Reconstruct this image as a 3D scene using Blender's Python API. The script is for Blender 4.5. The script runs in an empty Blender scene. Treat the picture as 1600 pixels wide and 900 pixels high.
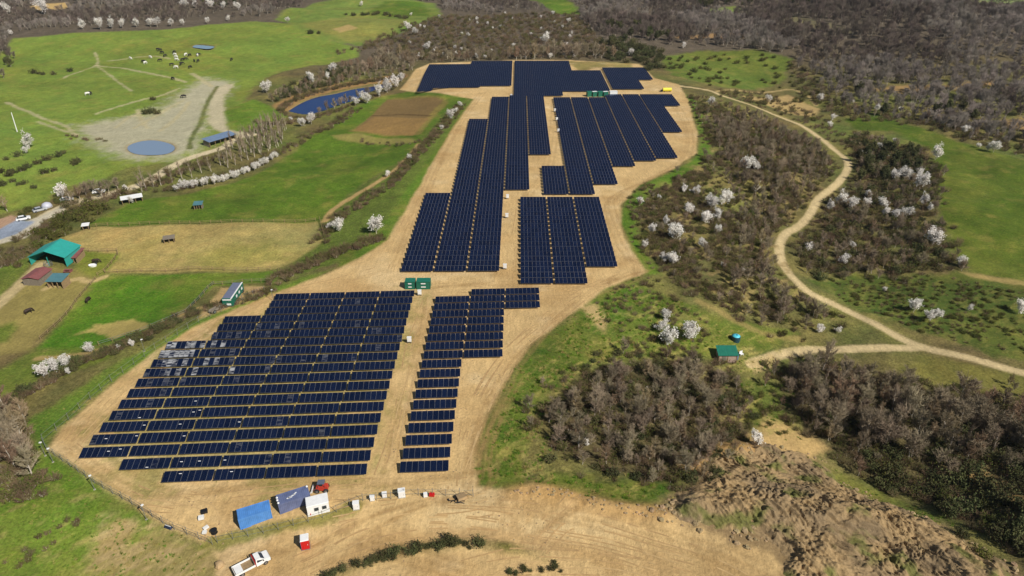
import bpy, math, random
import numpy as np
from mathutils import Vector, Matrix

SC = bpy.context.scene
COL = SC.collection
R = math.radians
rnd = random.Random(7)
nrg = np.random.default_rng(11)

# ------------------------------------------------------------------ camera, sky, sun, exposure
CAM_H, PITCH, FPX = 90.0, R(29.35), 1067.0
cam_data = bpy.data.cameras.new('camera')
cam_data.sensor_width = 36.0
cam_data.lens = FPX / 1600.0 * 36.0
cam_data.clip_start, cam_data.clip_end = 1.0, 20000.0
cam = bpy.data.objects.new('camera', cam_data)
cam.location = (0, 0, CAM_H)
cam.rotation_euler = (math.pi / 2 - PITCH, 0, 0)
COL.objects.link(cam)
SC.camera = cam

SUN_EL, SUN_AZ = R(42), R(132)            # azimuth clockwise from +Y: sun stands behind the camera's right shoulder
world = bpy.data.worlds.new('World'); SC.world = world
world.use_nodes = True
wn = world.node_tree
wn.nodes.clear()
sky = wn.nodes.new('ShaderNodeTexSky'); sky.sky_type = 'NISHITA'
sky.sun_disc = False
sky.sun_elevation = SUN_EL; sky.sun_rotation = SUN_AZ
sky.altitude = 200; sky.air_density = 1.0; sky.dust_density = 0.6; sky.ozone_density = 1.2
bg = wn.nodes.new('ShaderNodeBackground'); bg.inputs['Strength'].default_value = 0.052
wo = wn.nodes.new('ShaderNodeOutputWorld')
wn.links.new(sky.outputs[0], bg.inputs[0]); wn.links.new(bg.outputs[0], wo.inputs[0])

sun_data = bpy.data.lights.new('sun', 'SUN')
sun_data.energy = 5.0; sun_data.angle = R(0.53); sun_data.color = (1.0, 0.95, 0.86)
sun = bpy.data.objects.new('sun', sun_data)
to_sun = Vector((math.sin(SUN_AZ) * math.cos(SUN_EL), math.cos(SUN_AZ) * math.cos(SUN_EL), math.sin(SUN_EL)))
sun.rotation_euler = to_sun.to_track_quat('Z', 'Y').to_euler()
sun.location = (60, -60, 160)
COL.objects.link(sun)

SC.view_settings.view_transform = 'Standard'
SC.view_settings.look = 'None'
SC.view_settings.exposure = 0.0
SC.view_settings.gamma = 1.0
SC.view_settings.use_curve_mapping = False
try:
    SC.cycles.max_bounces = 5; SC.cycles.diffuse_bounces = 2; SC.cycles.glossy_bounces = 2
    SC.cycles.transmission_bounces = 2; SC.cycles.volume_bounces = 1
except Exception:
    pass

# ------------------------------------------------------------------ helpers: noise, colours, camera rays
def hash2(ix, iy, seed):
    n = (ix.astype(np.int64) * 374761393 + iy.astype(np.int64) * 668265263 + seed * 2147483647) & 0x7fffffff
    n = ((n ^ (n >> 13)) * 1274126177) & 0x7fffffff
    n = (n ^ (n >> 16)) & 0xffff
    return n / 65535.0

def vnoise(x, y, seed=0):
    x = np.asarray(x, float); y = np.asarray(y, float)
    ix, iy = np.floor(x), np.floor(y)
    fx, fy = x - ix, y - iy
    fx = fx * fx * (3 - 2 * fx); fy = fy * fy * (3 - 2 * fy)
    a = hash2(ix, iy, seed); b = hash2(ix + 1, iy, seed); c = hash2(ix, iy + 1, seed); d = hash2(ix + 1, iy + 1, seed)
    return (a + (b - a) * fx) * (1 - fy) + (c + (d - c) * fx) * fy      # 0..1

def fbm(x, y, seed=0, octv=4):
    s, a, t = 0.0, 1.0, 0.0
    for o in range(octv):
        s = s + a * vnoise(x * 2 ** o + 17.3 * o, y * 2 ** o - 9.1 * o, seed + o); t += a; a *= 0.5
    return s / t * 2 - 1                                                 # -1..1

def sstep(a, b, x):
    t = np.clip((np.asarray(x, float) - a) / (b - a), 0, 1)
    return t * t * (3 - 2 * t)

def lin(r, g, b, k=0.92):
    f = lambda c: (c / 12.92 if c <= 0.04045 else ((c + 0.055) / 1.055) ** 2.4)
    return tuple(f(v / 255.0) * k for v in (r, g, b))

CP, SP = math.cos(PITCH), math.sin(PITCH)
def ray(px, py):
    a = (px - 800.0) / FPX; b = -(py - 450.0) / FPX
    return (a, CP + b * SP, -SP + b * CP)
def flat(px, py, z=0.0):
    d = ray(px, py); t = (z - CAM_H) / d[2]
    return d[0] * t, d[1] * t

# ------------------------------------------------------------------ terrain
_r = [flat(*p) for p in [(700, 900), (715, 800), (748, 720), (765, 640), (800, 560), (880, 500), (945, 450), (1005, 415), (985, 370), (968, 330), (1003, 290), (1062, 262), (1090, 225), (1078, 180), (1055, 140), (1025, 120), (1003, 97)]]
_l = [flat(*p) for p in [(350, 900), (320, 850), (200, 790), (75, 700), (170, 600), (300, 510), (430, 455), (590, 395), (640, 310), (690, 220), (742, 152), (640, 140), (660, 100)]]
def xr(y): return np.interp(y, [p[1] for p in _r], [p[0] for p in _r])
def xl(y): return np.interp(y, [p[1] for p in _l], [p[0] for p in _l])

FLATS = []      # (x, y, rx, ry, level) basins levelled for water
def Hraw(x, y):
    x = np.asarray(x, float); y = np.asarray(y, float)
    de = x - xr(y); dw = xl(y) - x
    yy = sstep(82, 105, y) * (1 - sstep(430, 560, y))
    z = -10.0 * sstep(3, 75, de) * yy
    # deep gully at the lower right
    gx, gy = flat(1500, 760)
    g = np.exp(-(((x - gx) / 26.0) ** 2 + ((y - gy) / 15.0) ** 2))
    z = z - 6.0 * g
    z = z - 3.0 * sstep(1, 32, dw) * sstep(85, 110, y) * (1 - sstep(470, 600, y))
    out = np.maximum(de, dw)
    m = sstep(4, 45, out) + sstep(465, 520, y); m = np.clip(m, 0, 1)
    z = z + m * (2.2 * fbm(x / 55.0, y / 55.0, 3, 3) + 13.0 * sstep(430, 720, y) * fbm(x / 170.0, y / 130.0, 5, 3))
    # slope below the pad: hollows and banks
    z = z + sstep(6, 30, out) * sstep(70, 90, y) * (1 - sstep(300, 420, y)) * 0.8 * fbm(x / 14.0, y / 14.0, 23, 3)
    z = z + 42.0 * sstep(480, 1150, y) * (0.75 + 0.25 * sstep(-100, 300, x))
    z = z + 10.0 * sstep(110, 300, x) * sstep(280, 460, y)
    # near road a little below the pad, bank between them
    z = z - 0.9 * (1 - sstep(76, 84.5, y))
    return z
def H(x, y):
    z = Hraw(x, y)
    for fx, fy, rx, ry, lv in FLATS:
        q = np.sqrt(((x - fx) / rx) ** 2 + ((y - fy) / ry) ** 2)
        z = z + (lv - z) * (1 - sstep(0.95, 1.7, q))
    return z
_HG = None
def hs(x, y):
    """terrain height at one point, from a coarse table once that is built"""
    if _HG is None: return float(H(x, y))
    fx_ = min(max((x + 1000.0) / 2.5, 0), 798.99); fy_ = min(max((y - 40.0) / 2.5, 0), 458.99)
    i, j = int(fx_), int(fy_); u_, v_ = fx_ - i, fy_ - j; A, B = _HG[j], _HG[j + 1]
    return (A[i] * (1 - u_) + A[i + 1] * u_) * (1 - v_) + (B[i] * (1 - u_) + B[i + 1] * u_) * v_
def at(px, py):
    d = ray(px, py); z = 0.0
    for i in range(40):
        t = (z - CAM_H) / d[2]
        z = 0.5 * z + 0.5 * hs(d[0] * t, d[1] * t)
    t = (z - CAM_H) / d[2]
    return d[0] * t, d[1] * t
def atz(px, py):
    x, y = at(px, py); return Vector((x, y, float(H(x, y))))
def poly(pts): return [at(*p) for p in pts]
def pxm(x, y):
    """how large a metre shows there, in photo pixels"""
    return FPX / (y * CP + (CAM_H - hs(x, y)) * SP)

for (px, py, w) in [(236, 231, 75)]:
    x, y = at(px, py); s = pxm(x, y); FLATS.append((x, y, w / s / 2 + 3, 13.0, float(Hraw(x, y))))
P2 = [(450, 173), (472, 160), (496, 151), (524, 146), (552, 139), (585, 134), (612, 128), (600, 136), (575, 144), (556, 155), (530, 163), (503, 173), (478, 178)]
_c = [flat(*p, z=-3) for p in P2]
_cx, _cy = sum(p[0] for p in _c) / len(_c), sum(p[1] for p in _c) / len(_c)
FLATS.append((_cx, _cy, 34.0, 44.0, float(Hraw(_cx, _cy)) - 2.0))

_mx, _my = np.meshgrid(-1000 + 2.5 * np.arange(800), 40 + 2.5 * np.arange(460))
_HG = H(_mx, _my).tolist()

# ------------------------------------------------------------------ materials
MATS = {}
def mat(name, col, rough=0.7, metal=0.0, spec=0.5, var=0.0, noise=0.0, nscale=2.0, bump=0.0, obvar=0.0):
    if name in MATS: return MATS[name]
    m = bpy.data.materials.new(name); m.use_nodes = True
    nt = m.node_tree; b = nt.nodes['Principled BSDF']
    b.inputs['Roughness'].default_value = rough; b.inputs['Metallic'].default_value = metal
    b.inputs['Specular IOR Level'].default_value = spec
    c = tuple(col) + (1,)
    b.inputs['Base Color'].default_value = c
    src = None
    if noise > 0:
        tc = nt.nodes.new('ShaderNodeTexCoord')
        n = nt.nodes.new('ShaderNodeTexNoise'); n.inputs['Scale'].default_value = nscale; n.inputs['Detail'].default_value = 5
        nt.links.new(tc.outputs['Object'], n.inputs['Vector'])
        mr = nt.nodes.new('ShaderNodeMapRange'); mr.inputs[1].default_value = 0.3; mr.inputs[2].default_value = 0.7
        mr.inputs[3].default_value = 1 - noise; mr.inputs[4].default_value = 1 + noise
        nt.links.new(n.outputs['Fac'], mr.inputs[0])
        mx = nt.nodes.new('ShaderNodeMix'); mx.data_type = 'RGBA'; mx.blend_type = 'MULTIPLY'; mx.inputs[0].default_value = 1
        mx.inputs[6].default_value = c
        nt.links.new(mr.outputs[0], mx.inputs[7]); src = mx.outputs[2]
        if bump > 0:
            bp = nt.nodes.new('ShaderNodeBump'); bp.inputs['Strength'].default_value = bump; bp.inputs['Distance'].default_value = 0.05
            nt.links.new(n.outputs['Fac'], bp.inputs['Height']); nt.links.new(bp.outputs[0], b.inputs['Normal'])
    if obvar > 0:
        oi = nt.nodes.new('ShaderNodeObjectInfo')
        hs = nt.nodes.new('ShaderNodeHueSaturation'); hs.inputs['Color'].default_value = c
        if src is not None: nt.links.new(src, hs.inputs['Color'])
        m1 = nt.nodes.new('ShaderNodeMapRange'); m1.inputs[3].default_value = 1 - obvar; m1.inputs[4].default_value = 1 + obvar
        nt.links.new(oi.outputs['Random'], m1.inputs[0]); nt.links.new(m1.outputs[0], hs.inputs['Value'])
        mu = nt.nodes.new('ShaderNodeMath'); mu.operation = 'MULTIPLY'; mu.inputs[1].default_value = 7.31
        fr = nt.nodes.new('ShaderNodeMath'); fr.operation = 'FRACT'
        nt.links.new(oi.outputs['Random'], mu.inputs[0]); nt.links.new(mu.outputs[0], fr.inputs[0])
        m2 = nt.nodes.new('ShaderNodeMapRange'); m2.inputs[3].default_value = 0.5 - obvar * 0.09; m2.inputs[4].default_value = 0.5 + obvar * 0.06
        nt.links.new(fr.outputs[0], m2.inputs[0]); nt.links.new(m2.outputs[0], hs.inputs['Hue'])
        src = hs.outputs[0]
    if src is not None: nt.links.new(src, b.inputs['Base Color'])
    MATS[name] = m
    return m

# ------------------------------------------------------------------ mesh collector
class MB:
    def __init__(s): s.v = []; s.f = []; s.mi = []
    def quad(s, a, b, c, d, m=0):
        n = len(s.v); s.v += [a, b, c, d]; s.f.append((n, n + 1, n + 2, n + 3)); s.mi.append(m)
    def box(s, cx, cy, cz, sx, sy, sz, m=0, rz=0.0, top=None):
        """centre of the base, sizes; top = scale of the top face"""
        n = len(s.v); tx = ty = 1.0
        if top is not None: tx, ty = top if isinstance(top, tuple) else (top, top)
        c, q = math.cos(rz), math.sin(rz)
        for zz, kx, ky in ((0, 1, 1), (sz, tx, ty)):
            for ax, ay in ((-1, -1), (1, -1), (1, 1), (-1, 1)):
                x, y = ax * sx / 2 * kx, ay * sy / 2 * ky
                s.v.append((cx + x * c - y * q, cy + x * q + y * c, cz + zz))
        for f in ((0, 3, 2, 1), (4, 5, 6, 7), (0, 1, 5, 4), (1, 2, 6, 5), (2, 3, 7, 6), (3, 0, 4, 7)):
            s.f.append(tuple(n + i for i in f)); s.mi.append(m)
        return s
    def prism(s, prof, x0, x1, m=0, axis='x'):
        """profile [(a, z)] swept along an axis"""
        n = len(s.v); k = len(prof)
        for xx in (x0, x1):
            for a, z in prof: s.v.append((xx, a, z) if axis == 'x' else (a, xx, z))
        for i in range(k):
            j = (i + 1) % k
            s.f.append((n + i, n + j, n + k + j, n + k + i)); s.mi.append(m)
        s.f.append(tuple(n + i for i in range(k))[::-1]); s.mi.append(m)
        s.f.append(tuple(n + k + i for i in range(k))); s.mi.append(m)
        return s
    def tube(s, p, q, r0, r1=None, seg=6, m=0, cap=True):
        p, q = Vector(p), Vector(q); r1 = r0 if r1 is None else r1
        d = (q - p); d = d.normalized() if d.length > 1e-9 else Vector((0, 0, 1))
        u = d.orthogonal().normalized(); w = d.cross(u); n = len(s.v)
        for c, r in ((p, r0), (q, r1)):
            for i in range(seg):
                a = 2 * math.pi * i / seg
                s.v.append(tuple(c + u * (math.cos(a) * r) + w * (math.sin(a) * r)))
        for i in range(seg):
            j = (i + 1) % seg
            s.f.append((n + i, n + j, n + seg + j, n + seg + i)); s.mi.append(m)
        if cap:
            s.f.append(tuple(n + i for i in range(seg))[::-1]); s.mi.append(m)
            s.f.append(tuple(n + seg + i for i in range(seg))); s.mi.append(m)
        return s
    def lathe(s, prof, seg=14, m=0, cx=0, cy=0):
        n = len(s.v); k = len(prof)
        for r, z in prof:
            for i in range(seg):
                a = 2 * math.pi * i / seg; s.v.append((cx + r * math.cos(a), cy + r * math.sin(a), z))
        for j in range(k - 1):
            for i in range(seg):
                i2 = (i + 1) % seg
                s.f.append((n + j * seg + i, n + j * seg + i2, n + (j + 1) * seg + i2, n + (j + 1) * seg + i)); s.mi.append(m)
        s.f.append(tuple(n + (k - 1) * seg + i for i in range(seg))); s.mi.append(m)
        s.f.append(tuple(n + i for i in range(seg))[::-1]); s.mi.append(m)
        return s
    def mesh(s, name, mats):
        me = bpy.data.meshes.new(name); me.from_pydata(s.v, [], s.f)
        for m in (mats if isinstance(mats, (list, tuple)) else [mats]): me.materials.append(m)
        me.polygons.foreach_set('material_index', s.mi)
        me.update(); return me
    def build(s, name, mats, parent=None, smooth=False):
        me = s.mesh(name, mats)
        if smooth: me.polygons.foreach_set('use_smooth', [True] * len(me.polygons))
        return link(name, me, parent)

def link(name, data, parent=None):
    o = bpy.data.objects.new(name, data); COL.objects.link(o)
    if parent is not None: o.parent = parent
    return o
def tag(o, label=None, cat=None, group=None, kind=None):
    if label: o['label'] = label
    if cat: o['category'] = cat
    if group: o['group'] = group
    if kind: o['kind'] = kind
    return o
def thing(name, loc, rz=0.0, label=None, cat=None, group=None):
    o = bpy.data.objects.new(name, None); COL.objects.link(o)
    o.empty_display_size = 0.3
    o.location = loc; o.rotation_euler = (0, 0, rz)
    return tag(o, label, cat, group)
ORD = ['first', 'second', 'third', 'fourth', 'fifth', 'sixth', 'seventh', 'eighth', 'ninth', 'tenth', 'eleventh', 'twelfth', 'thirteenth', 'fourteenth', 'fifteenth', 'sixteenth', 'seventeenth', 'eighteenth', 'nineteenth', 'twentieth']
TENS = {2: 'twenty', 3: 'thirty', 4: 'forty', 5: 'fifty', 6: 'sixty', 7: 'seventy'}
TENTH = {2: 'twentieth', 3: 'thirtieth', 4: 'fortieth', 5: 'fiftieth', 6: 'sixtieth', 7: 'seventieth'}
def nth(i):
    """0 -> first"""
    n = i + 1
    if n <= 20: return ORD[n - 1]
    t, u = divmod(n, 10)
    return TENTH[t] if u == 0 else TENS[t] + '-' + ORD[u - 1]
# ------------------------------------------------------------------ ground sheet
NX, NY = 900, 760
u = np.linspace(0, 1, NY)
ys = 52.0 * (1150.0 / 52.0) ** u
ys = np.concatenate([[-600, -200, -40, 10, 35, 46], ys, 1150 * np.array([1.03, 1.08, 1.18, 1.35, 1.7, 2.3, 3.0])])
sx = np.linspace(-1, 1, NX)
sx = np.concatenate([[-2.2, -1.7, -1.4, -1.2, -1.08, -1.03], sx, [1.03, 1.08, 1.2, 1.4, 1.7, 2.2]])
hw = np.maximum(0.68 * ys + 70, 100.0)
GX = sx[None, :] * hw[:, None]
GY = np.repeat(ys[:, None], len(sx), axis=1)
gx, gy = GX.ravel(), GY.ravel()
gz = H(gx, gy)

C_DIRT = lin(208, 176, 123); C_DIRT2 = lin(222, 194, 146); C_SCRUB = lin(98, 86, 58); C_FOREST = lin(94, 84, 72)
C_GRASS = lin(88, 128, 36); C_MEADOW = lin(118, 138, 56); C_FIELD = lin(84, 112, 32); C_OLIVE = lin(78, 98, 27)
C_TAN = lin(166, 150, 92); C_BROWN = lin(128, 105, 66); C_PALE = lin(186, 178, 152); C_TRACK = lin(206, 184, 138)
C_DRY = lin(150, 132, 72); C_RUB = lin(168, 146, 108)

n1 = fbm(gx / 23.0, gy / 23.0, 31, 4); n2 = fbm(gx / 3.1, gy / 3.1, 41, 4); n3 = fbm(gx / 0.9, gy / 0.9, 51, 2)
n4 = fbm(gx / 8.0, gy / 8.0, 61, 4)
cov = np.zeros((len(gx), 3)); typ = np.zeros((len(gx), 3))      # typ: bare soil, grass, scrub
zone = np.zeros(len(gx), np.int8)
def mixc(mask, col, t=None, z=None, idx=None):
    if idx is None: idx = np.nonzero(mask > 0.001)[0]; mask = mask[idx]
    m = mask[:, None]
    cov[idx] = cov[idx] * (1 - m) + np.array(col)[None, :] * m
    if t is not None: typ[idx] = typ[idx] * (1 - m) + np.array(t)[None, :] * m
    if z is not None: zone[idx[mask > 0.5]] = z
BARE, GRASS, SCRUB = (1, 0, 0), (0, 1, 0), (0, 0, 1)

def sdist(pts, closed=True, pad=6.0):
    """signed distance (negative inside) to a polygon, or distance to a polyline; only near it, else +big"""
    P = np.array(pts); lo = P.min(0) - pad; hi = P.max(0) + pad
    idx = np.nonzero((gx > lo[0]) & (gx < hi[0]) & (gy > lo[1]) & (gy < hi[1]))[0]
    X, Y = gx[idx], gy[idx]
    d2 = np.full(len(idx), 1e12); ins = np.zeros(len(idx), bool); n = len(P)
    for i in range(n if closed else n - 1):
        ax, ay = P[i]; bx, by = P[(i + 1) % n]
        dx, dy = bx - ax, by - ay; L = dx * dx + dy * dy + 1e-9
        t = np.clip(((X - ax) * dx + (Y - ay) * dy) / L, 0, 1)
        d2 = np.minimum(d2, (X - ax - t * dx) ** 2 + (Y - ay - t * dy) ** 2)
        if closed:
            c = (ay > Y) != (by > Y)
            ins ^= c & (X < (bx - ax) * (Y - ay) / ((by - ay) if by != ay else 1e-9) + ax)
    d = np.sqrt(d2)
    if closed: d = np.where(ins, -d, d)
    return idx, d
def paint(pts, col, t=None, z=None, soft=1.0, warp=1.0, k=1.0, world=False):
    P = pts if world else poly(pts)
    idx, d = sdist(P, True, 4 + soft * 2 + warp * 2)
    d = d + warp * (0.8 * n4[idx] + 0.7 * n2[idx] + 0.3 * n3[idx])
    m = (1 - sstep(-soft, soft, d)) * k
    mixc(m, col, t, z, idx)
    full = np.zeros(len(gx)); full[idx] = m; return full
def smooth(P, n=4):
    """Catmull-Rom through the points"""
    out = []; Q = [P[0]] + list(P) + [P[-1]]
    for i in range(1, len(Q) - 2):
        a, b, c, e = (np.array(Q[i - 1]), np.array(Q[i]), np.array(Q[i + 1]), np.array(Q[i + 2]))
        for j in range(n):
            t = j / n
            out.append(tuple(0.5 * (2 * b + (c - a) * t + (2 * a - 5 * b + 4 * c - e) * t * t + (3 * b - a - 3 * c + e) * t ** 3)))
    out.append(tuple(Q[-2])); return out
def stroke(pts, w, col, t=None, z=None, soft=0.5, warp=0.3, k=1.0, ruts=0.0, world=False):
    P = smooth(pts if world else poly(pts))
    idx, d = sdist(P, False, w + 4)
    dd = d + warp * (0.8 * n2[idx] + 0.5 * n3[idx])
    m = (1 - sstep(w / 2 - soft, w / 2 + soft, dd)) * k
    mixc(m, col, t, z, idx)
    if ruts > 0:                                     # wheel ruts pressed into the way
        rr = np.exp(-((d - ruts) / 0.32) ** 2) * (0.6 + 0.4 * n4[idx])
        cov[idx] *= (1 - 0.16 * rr * (m > 0.3))[:, None]
        gz[idx] -= 0.05 * rr

# base cover: scrub near, wood floor far
mixc(np.ones(len(gx)), C_SCRUB, SCRUB)
mixc(sstep(430, 520, gy), C_FOREST, SCRUB)
mixc(np.clip(0.5 + 0.9 * n1, 0, 1) * 0.45 * (1 - sstep(400, 480, gy)), C_GRASS, None)
mixc(np.clip(0.4 + 0.9 * n4, 0, 1) * 0.4 * (1 - sstep(400, 480, gy)), C_DRY, None)

# --- left and far meadows
paint([(-80, 145), (20, 60), (150, 50), (300, 42), (400, 33), (470, 40), (520, 62), (560, 75), (562, 88), (515, 100), (440, 112), (405, 128), (385, 150), (380, 205), (300, 250), (200, 262), (120, 290), (60, 320), (-80, 345)], C_MEADOW, GRASS, 1, 2.5, 2.5)
paint([(430, 30), (490, 5), (560, -10), (680, 5), (690, 25), (640, 45), (560, 72), (500, 62)], lin(112, 132, 58), GRASS, 1, 3, 3)
paint([(470, 38), (560, 25), (645, 32), (600, 60), (545, 68)], lin(140, 138, 70), GRASS, 1, 4, 4, 0.8)
paint([(575, 20), (600, 2), (660, 4), (672, 25), (610, 26)], C_FIELD, GRASS, 1, 3, 3)
paint([(520, 45), (545, 38), (558, 44), (530, 52)], lin(190, 160, 105), BARE, None, 2, 2, 0.8)
paint([(820, 0), (860, -8), (900, 10), (905, 22), (870, 22)], C_FIELD, GRASS, 1, 3, 3)
paint([(1105, 15), (1150, 10), (1172, 22), (1130, 24)], lin(110, 130, 60), GRASS, 1, 3, 3)
paint([(1490, 0), (1600, 8), (1700, 12), (1700, -5), (1500, -12)], lin(130, 140, 90), GRASS, 1, 3, 3)
paint([(1030, 88), (1090, 80), (1180, 78), (1240, 92), (1220, 130), (1130, 137), (1050, 118)], lin(96, 112, 44), GRASS, 1, 3, 3)
paint([(40, 12), (60, 6), (105, 4), (110, 12), (70, 16)], lin(190, 160, 105), BARE, None, 2, 2)
# clearings in the far right wood
CLEAR = [[(1366, 140), (1400, 134), (1480, 131), (1560, 128), (1568, 133), (1500, 138), (1410, 145)], [(1050, 58), (1110, 52), (1170, 53), (1160, 57), (1110, 60)], [(1570, 190), (1600, 182), (1640, 186), (1640, 200), (1580, 202)], [(1100, 18), (1150, 10), (1178, 22), (1130, 26)], [(40, 14), (60, 6), (105, 4), (112, 12), (70, 17)], [(1205, 20), (1260, 30), (1330, 48), (1330, 52), (1240, 38)], [(815, 2), (860, -8), (905, 10), (908, 24), (865, 24)], [(1500, 0), (1720, 6), (1720, 16), (1520, 10)], [(560, 0), (690, 4), (690, 26), (560, 30)], [(290, 30), (380, 10), (400, 14), (330, 34)]]
for k_ in (0, 1, 2): paint(CLEAR[k_], lin(176, 140, 92), BARE, None, 3, 5, 0.75)
paint(CLEAR[5], lin(120, 112, 84), GRASS, None, 3, 4, 0.8)
# bare ground round the pond and trodden ways
paint([(115, 195), (180, 188), (235, 178), (265, 160), (290, 140), (320, 122), (362, 128), (345, 150), (325, 180), (318, 205), (310, 230), (280, 248), (215, 250), (165, 240), (130, 215)], C_PALE, BARE, None, 7, 7, 0.9)
paint([(335, 140), (352, 132), (368, 130), (350, 150), (352, 180), (356, 202), (395, 210), (385, 216), (340, 205), (322, 190), (326, 165)], lin(196, 184, 152), BARE, None, 1.5, 1.5, 0.95)
stroke([(340, 135), (322, 165), (312, 195), (300, 215), (296, 232)], 2.2, lin(96, 104, 50), GRASS, None, 0.8, 0.8, 0.9)
for pts, w in [([(10, 160), (60, 182), (100, 196), (118, 212)], 2.2), ([(60, 190), (95, 203), (120, 210)], 2.0), ([(150, 102), (175, 120), (205, 142)], 1.4), ([(150, 102), (200, 108), (240, 116), (290, 128)], 2.4),
               ([(150, 178), (190, 165), (225, 155), (250, 150), (280, 138)], 1.8), ([(148, 82), (151, 102), (110, 117), (100, 122)], 1.6), ([(215, 172), (222, 190), (230, 200)], 2.5), ([(240, 172), (205, 182), (180, 200)], 1.8), ([(300, 115), (330, 135)], 3), ([(170, 95), (230, 88), (265, 92)], 2), ([(285, 158), (250, 178), (210, 200)], 2.2), ([(295, 160), (275, 185), (250, 205)], 2.2)]:
    stroke(pts, w, lin(190, 178, 138), BARE, None, 0.9, 1.2, 0.75)
paint([(426, 172), (432, 160), (470, 146), (520, 132), (580, 122), (630, 114), (640, 120), (585, 131), (520, 143), (470, 158), (448, 176)], lin(168, 132, 84), BARE, None, 1.5, 2.5, 0.85)
# left green fields, paddocks
paint([(135, 352), (205, 315), (300, 302), (370, 285), (430, 258), (480, 220), (520, 190), (560, 165), (600, 150), (640, 142), (720, 142), (735, 150), (690, 215), (640, 245), (560, 290), (520, 330), (500, 347), (350, 348)], C_FIELD, GRASS, 1, 1.5, 1.2)
paint([(350, 175), (395, 155), (430, 170), (452, 182), (400, 200), (370, 205)], lin(98, 128, 40), GRASS, 1, 1.5, 1.5)
paint([(545, 205), (615, 153), (650, 150), (695, 153), (700, 160), (655, 210), (600, 213)], lin(132, 120, 62), GRASS, 1, 1.5, 1.0)
paint([(553, 203), (605, 155), (655, 152), (693, 155), (645, 210)], C_BROWN, BARE, 3, 1.0, 0.8)
paint([(553, 204), (585, 182), (672, 184), (645, 211)], lin(150, 120, 72), BARE, 3, 1.0, 0.8)
stroke([(583, 181), (630, 179), (672, 181)], 1.6, lin(92, 72, 44), BARE, None, 0.6, 0.4)
paint([(520, 212), (560, 208), (640, 216), (655, 222), (600, 226), (530, 218)], lin(158, 142, 84), BARE, None, 1.5, 2, 0.7)
paint([(95, 372), (140, 355), (330, 350), (495, 346), (508, 376), (460, 408), (435, 420), (300, 424), (165, 427), (185, 398), (128, 392)], C_TAN, GRASS, 3, 1.0, 0.8)
paint([(300, 395), (420, 380), (480, 385), (440, 415), (330, 420)], lin(150, 146, 70), GRASS, None, 6, 6, 0.6)
paint([(128, 393), (186, 396), (165, 427), (140, 437), (115, 432)], lin(112, 126, 46), GRASS, 1, 1, 1)
paint([(135, 443), (165, 430), (435, 422), (428, 440), (335, 448), (300, 475), (260, 500), (200, 530), (110, 548), (55, 545), (95, 505)], lin(80, 120, 28), GRASS, 1, 1.2, 1.2)
paint([(110, 525), (150, 505), (205, 500), (235, 512), (180, 528), (150, 520)], lin(186, 164, 98), BARE, None, 1.0, 2.0, 0.9)
paint([(20, 460), (60, 415), (110, 420), (150, 432), (135, 455), (90, 500), (50, 545), (-20, 560), (-20, 480)], lin(150, 136, 78), BARE, 3, 2.0, 2.0, 0.9)
paint([(-20, 520), (20, 505), (15, 535), (-20, 540)], C_FIELD, GRASS, None, 1.5, 1.5, 0.8)
paint([(-40, 600), (60, 545), (200, 530), (170, 560), (60, 600), (0, 650), (-40, 660)], lin(112, 126, 46), GRASS, 1, 2, 2, 0.9)
paint([(-40, 430), (50, 400), (30, 440), (-40, 490)], lin(100, 122, 44), GRASS, 1, 2, 2, 0.8)
stroke([(165, 432), (140, 440), (120, 436), (70, 452)], 2.0, lin(196, 172, 118), BARE, None, 0.6, 0.5)
stroke([(-20, 490), (30, 445), (62, 414)], 3.5, lin(190, 170, 124), BARE, 2, 0.8, 0.5)
# lane on the far left with its lay-by
stroke([(-30, 375), (20, 358), (60, 342), (105, 320), (165, 305), (225, 287), (262, 264), (300, 246), (345, 232), (372, 215), (395, 210)], 4.4, lin(212, 196, 160), BARE, 2, 0.7, 0.5)
paint([(-10, 372), (30, 350), (62, 338), (100, 322), (104, 330), (70, 345), (40, 372), (-10, 385)], lin(206, 196, 172), BARE, 2, 0.8, 0.6)
paint([(-30, 368), (25, 342), (55, 346), (25, 366), (-30, 386)], lin(150, 160, 176), BARE, 2, 0.7, 0.4)
paint([(-30, 350), (18, 336), (30, 340), (-10, 362), (-30, 366)], lin(178, 146, 120), BARE, 2, 0.8, 0.6)
# bank west of the array
paint([(505, 345), (540, 310), (600, 270), (640, 240), (700, 170), (745, 150), (715, 205), (665, 300), (610, 370), (540, 405), (470, 430), (440, 425), (500, 380)], lin(96, 112, 44), SCRUB, None, 1.5, 2)
paint([(530, 420), (600, 385), (640, 325), (668, 280), (725, 185), (755, 145), (742, 150), (690, 225), (640, 290), (600, 350), (540, 395)], lin(94, 122, 38), GRASS, 1, 1.5, 2)
stroke([(508, 345), (520, 328), (560, 302), (605, 275), (640, 245), (655, 225)], 2.6, lin(188, 158, 104), BARE, 2, 0.6, 0.6)
paint([(310, 500), (345, 450), (420, 447), (428, 455), (380, 478), (330, 492)], lin(194, 164, 112), BARE, 3, 0.8, 0.8)
stroke([(335, 475), (300, 485), (250, 508), (205, 532), (150, 548), (60, 560)], 2.2, lin(178, 152, 98), BARE, 2, 0.6, 0.6, 0.9)
paint([(60, 700), (40, 660), (100, 620), (180, 570), (280, 515), (420, 452), (520, 420), (440, 462), (300, 525), (175, 600), (110, 655)], lin(100, 126, 44), GRASS, 1, 1.5, 2)
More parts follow.
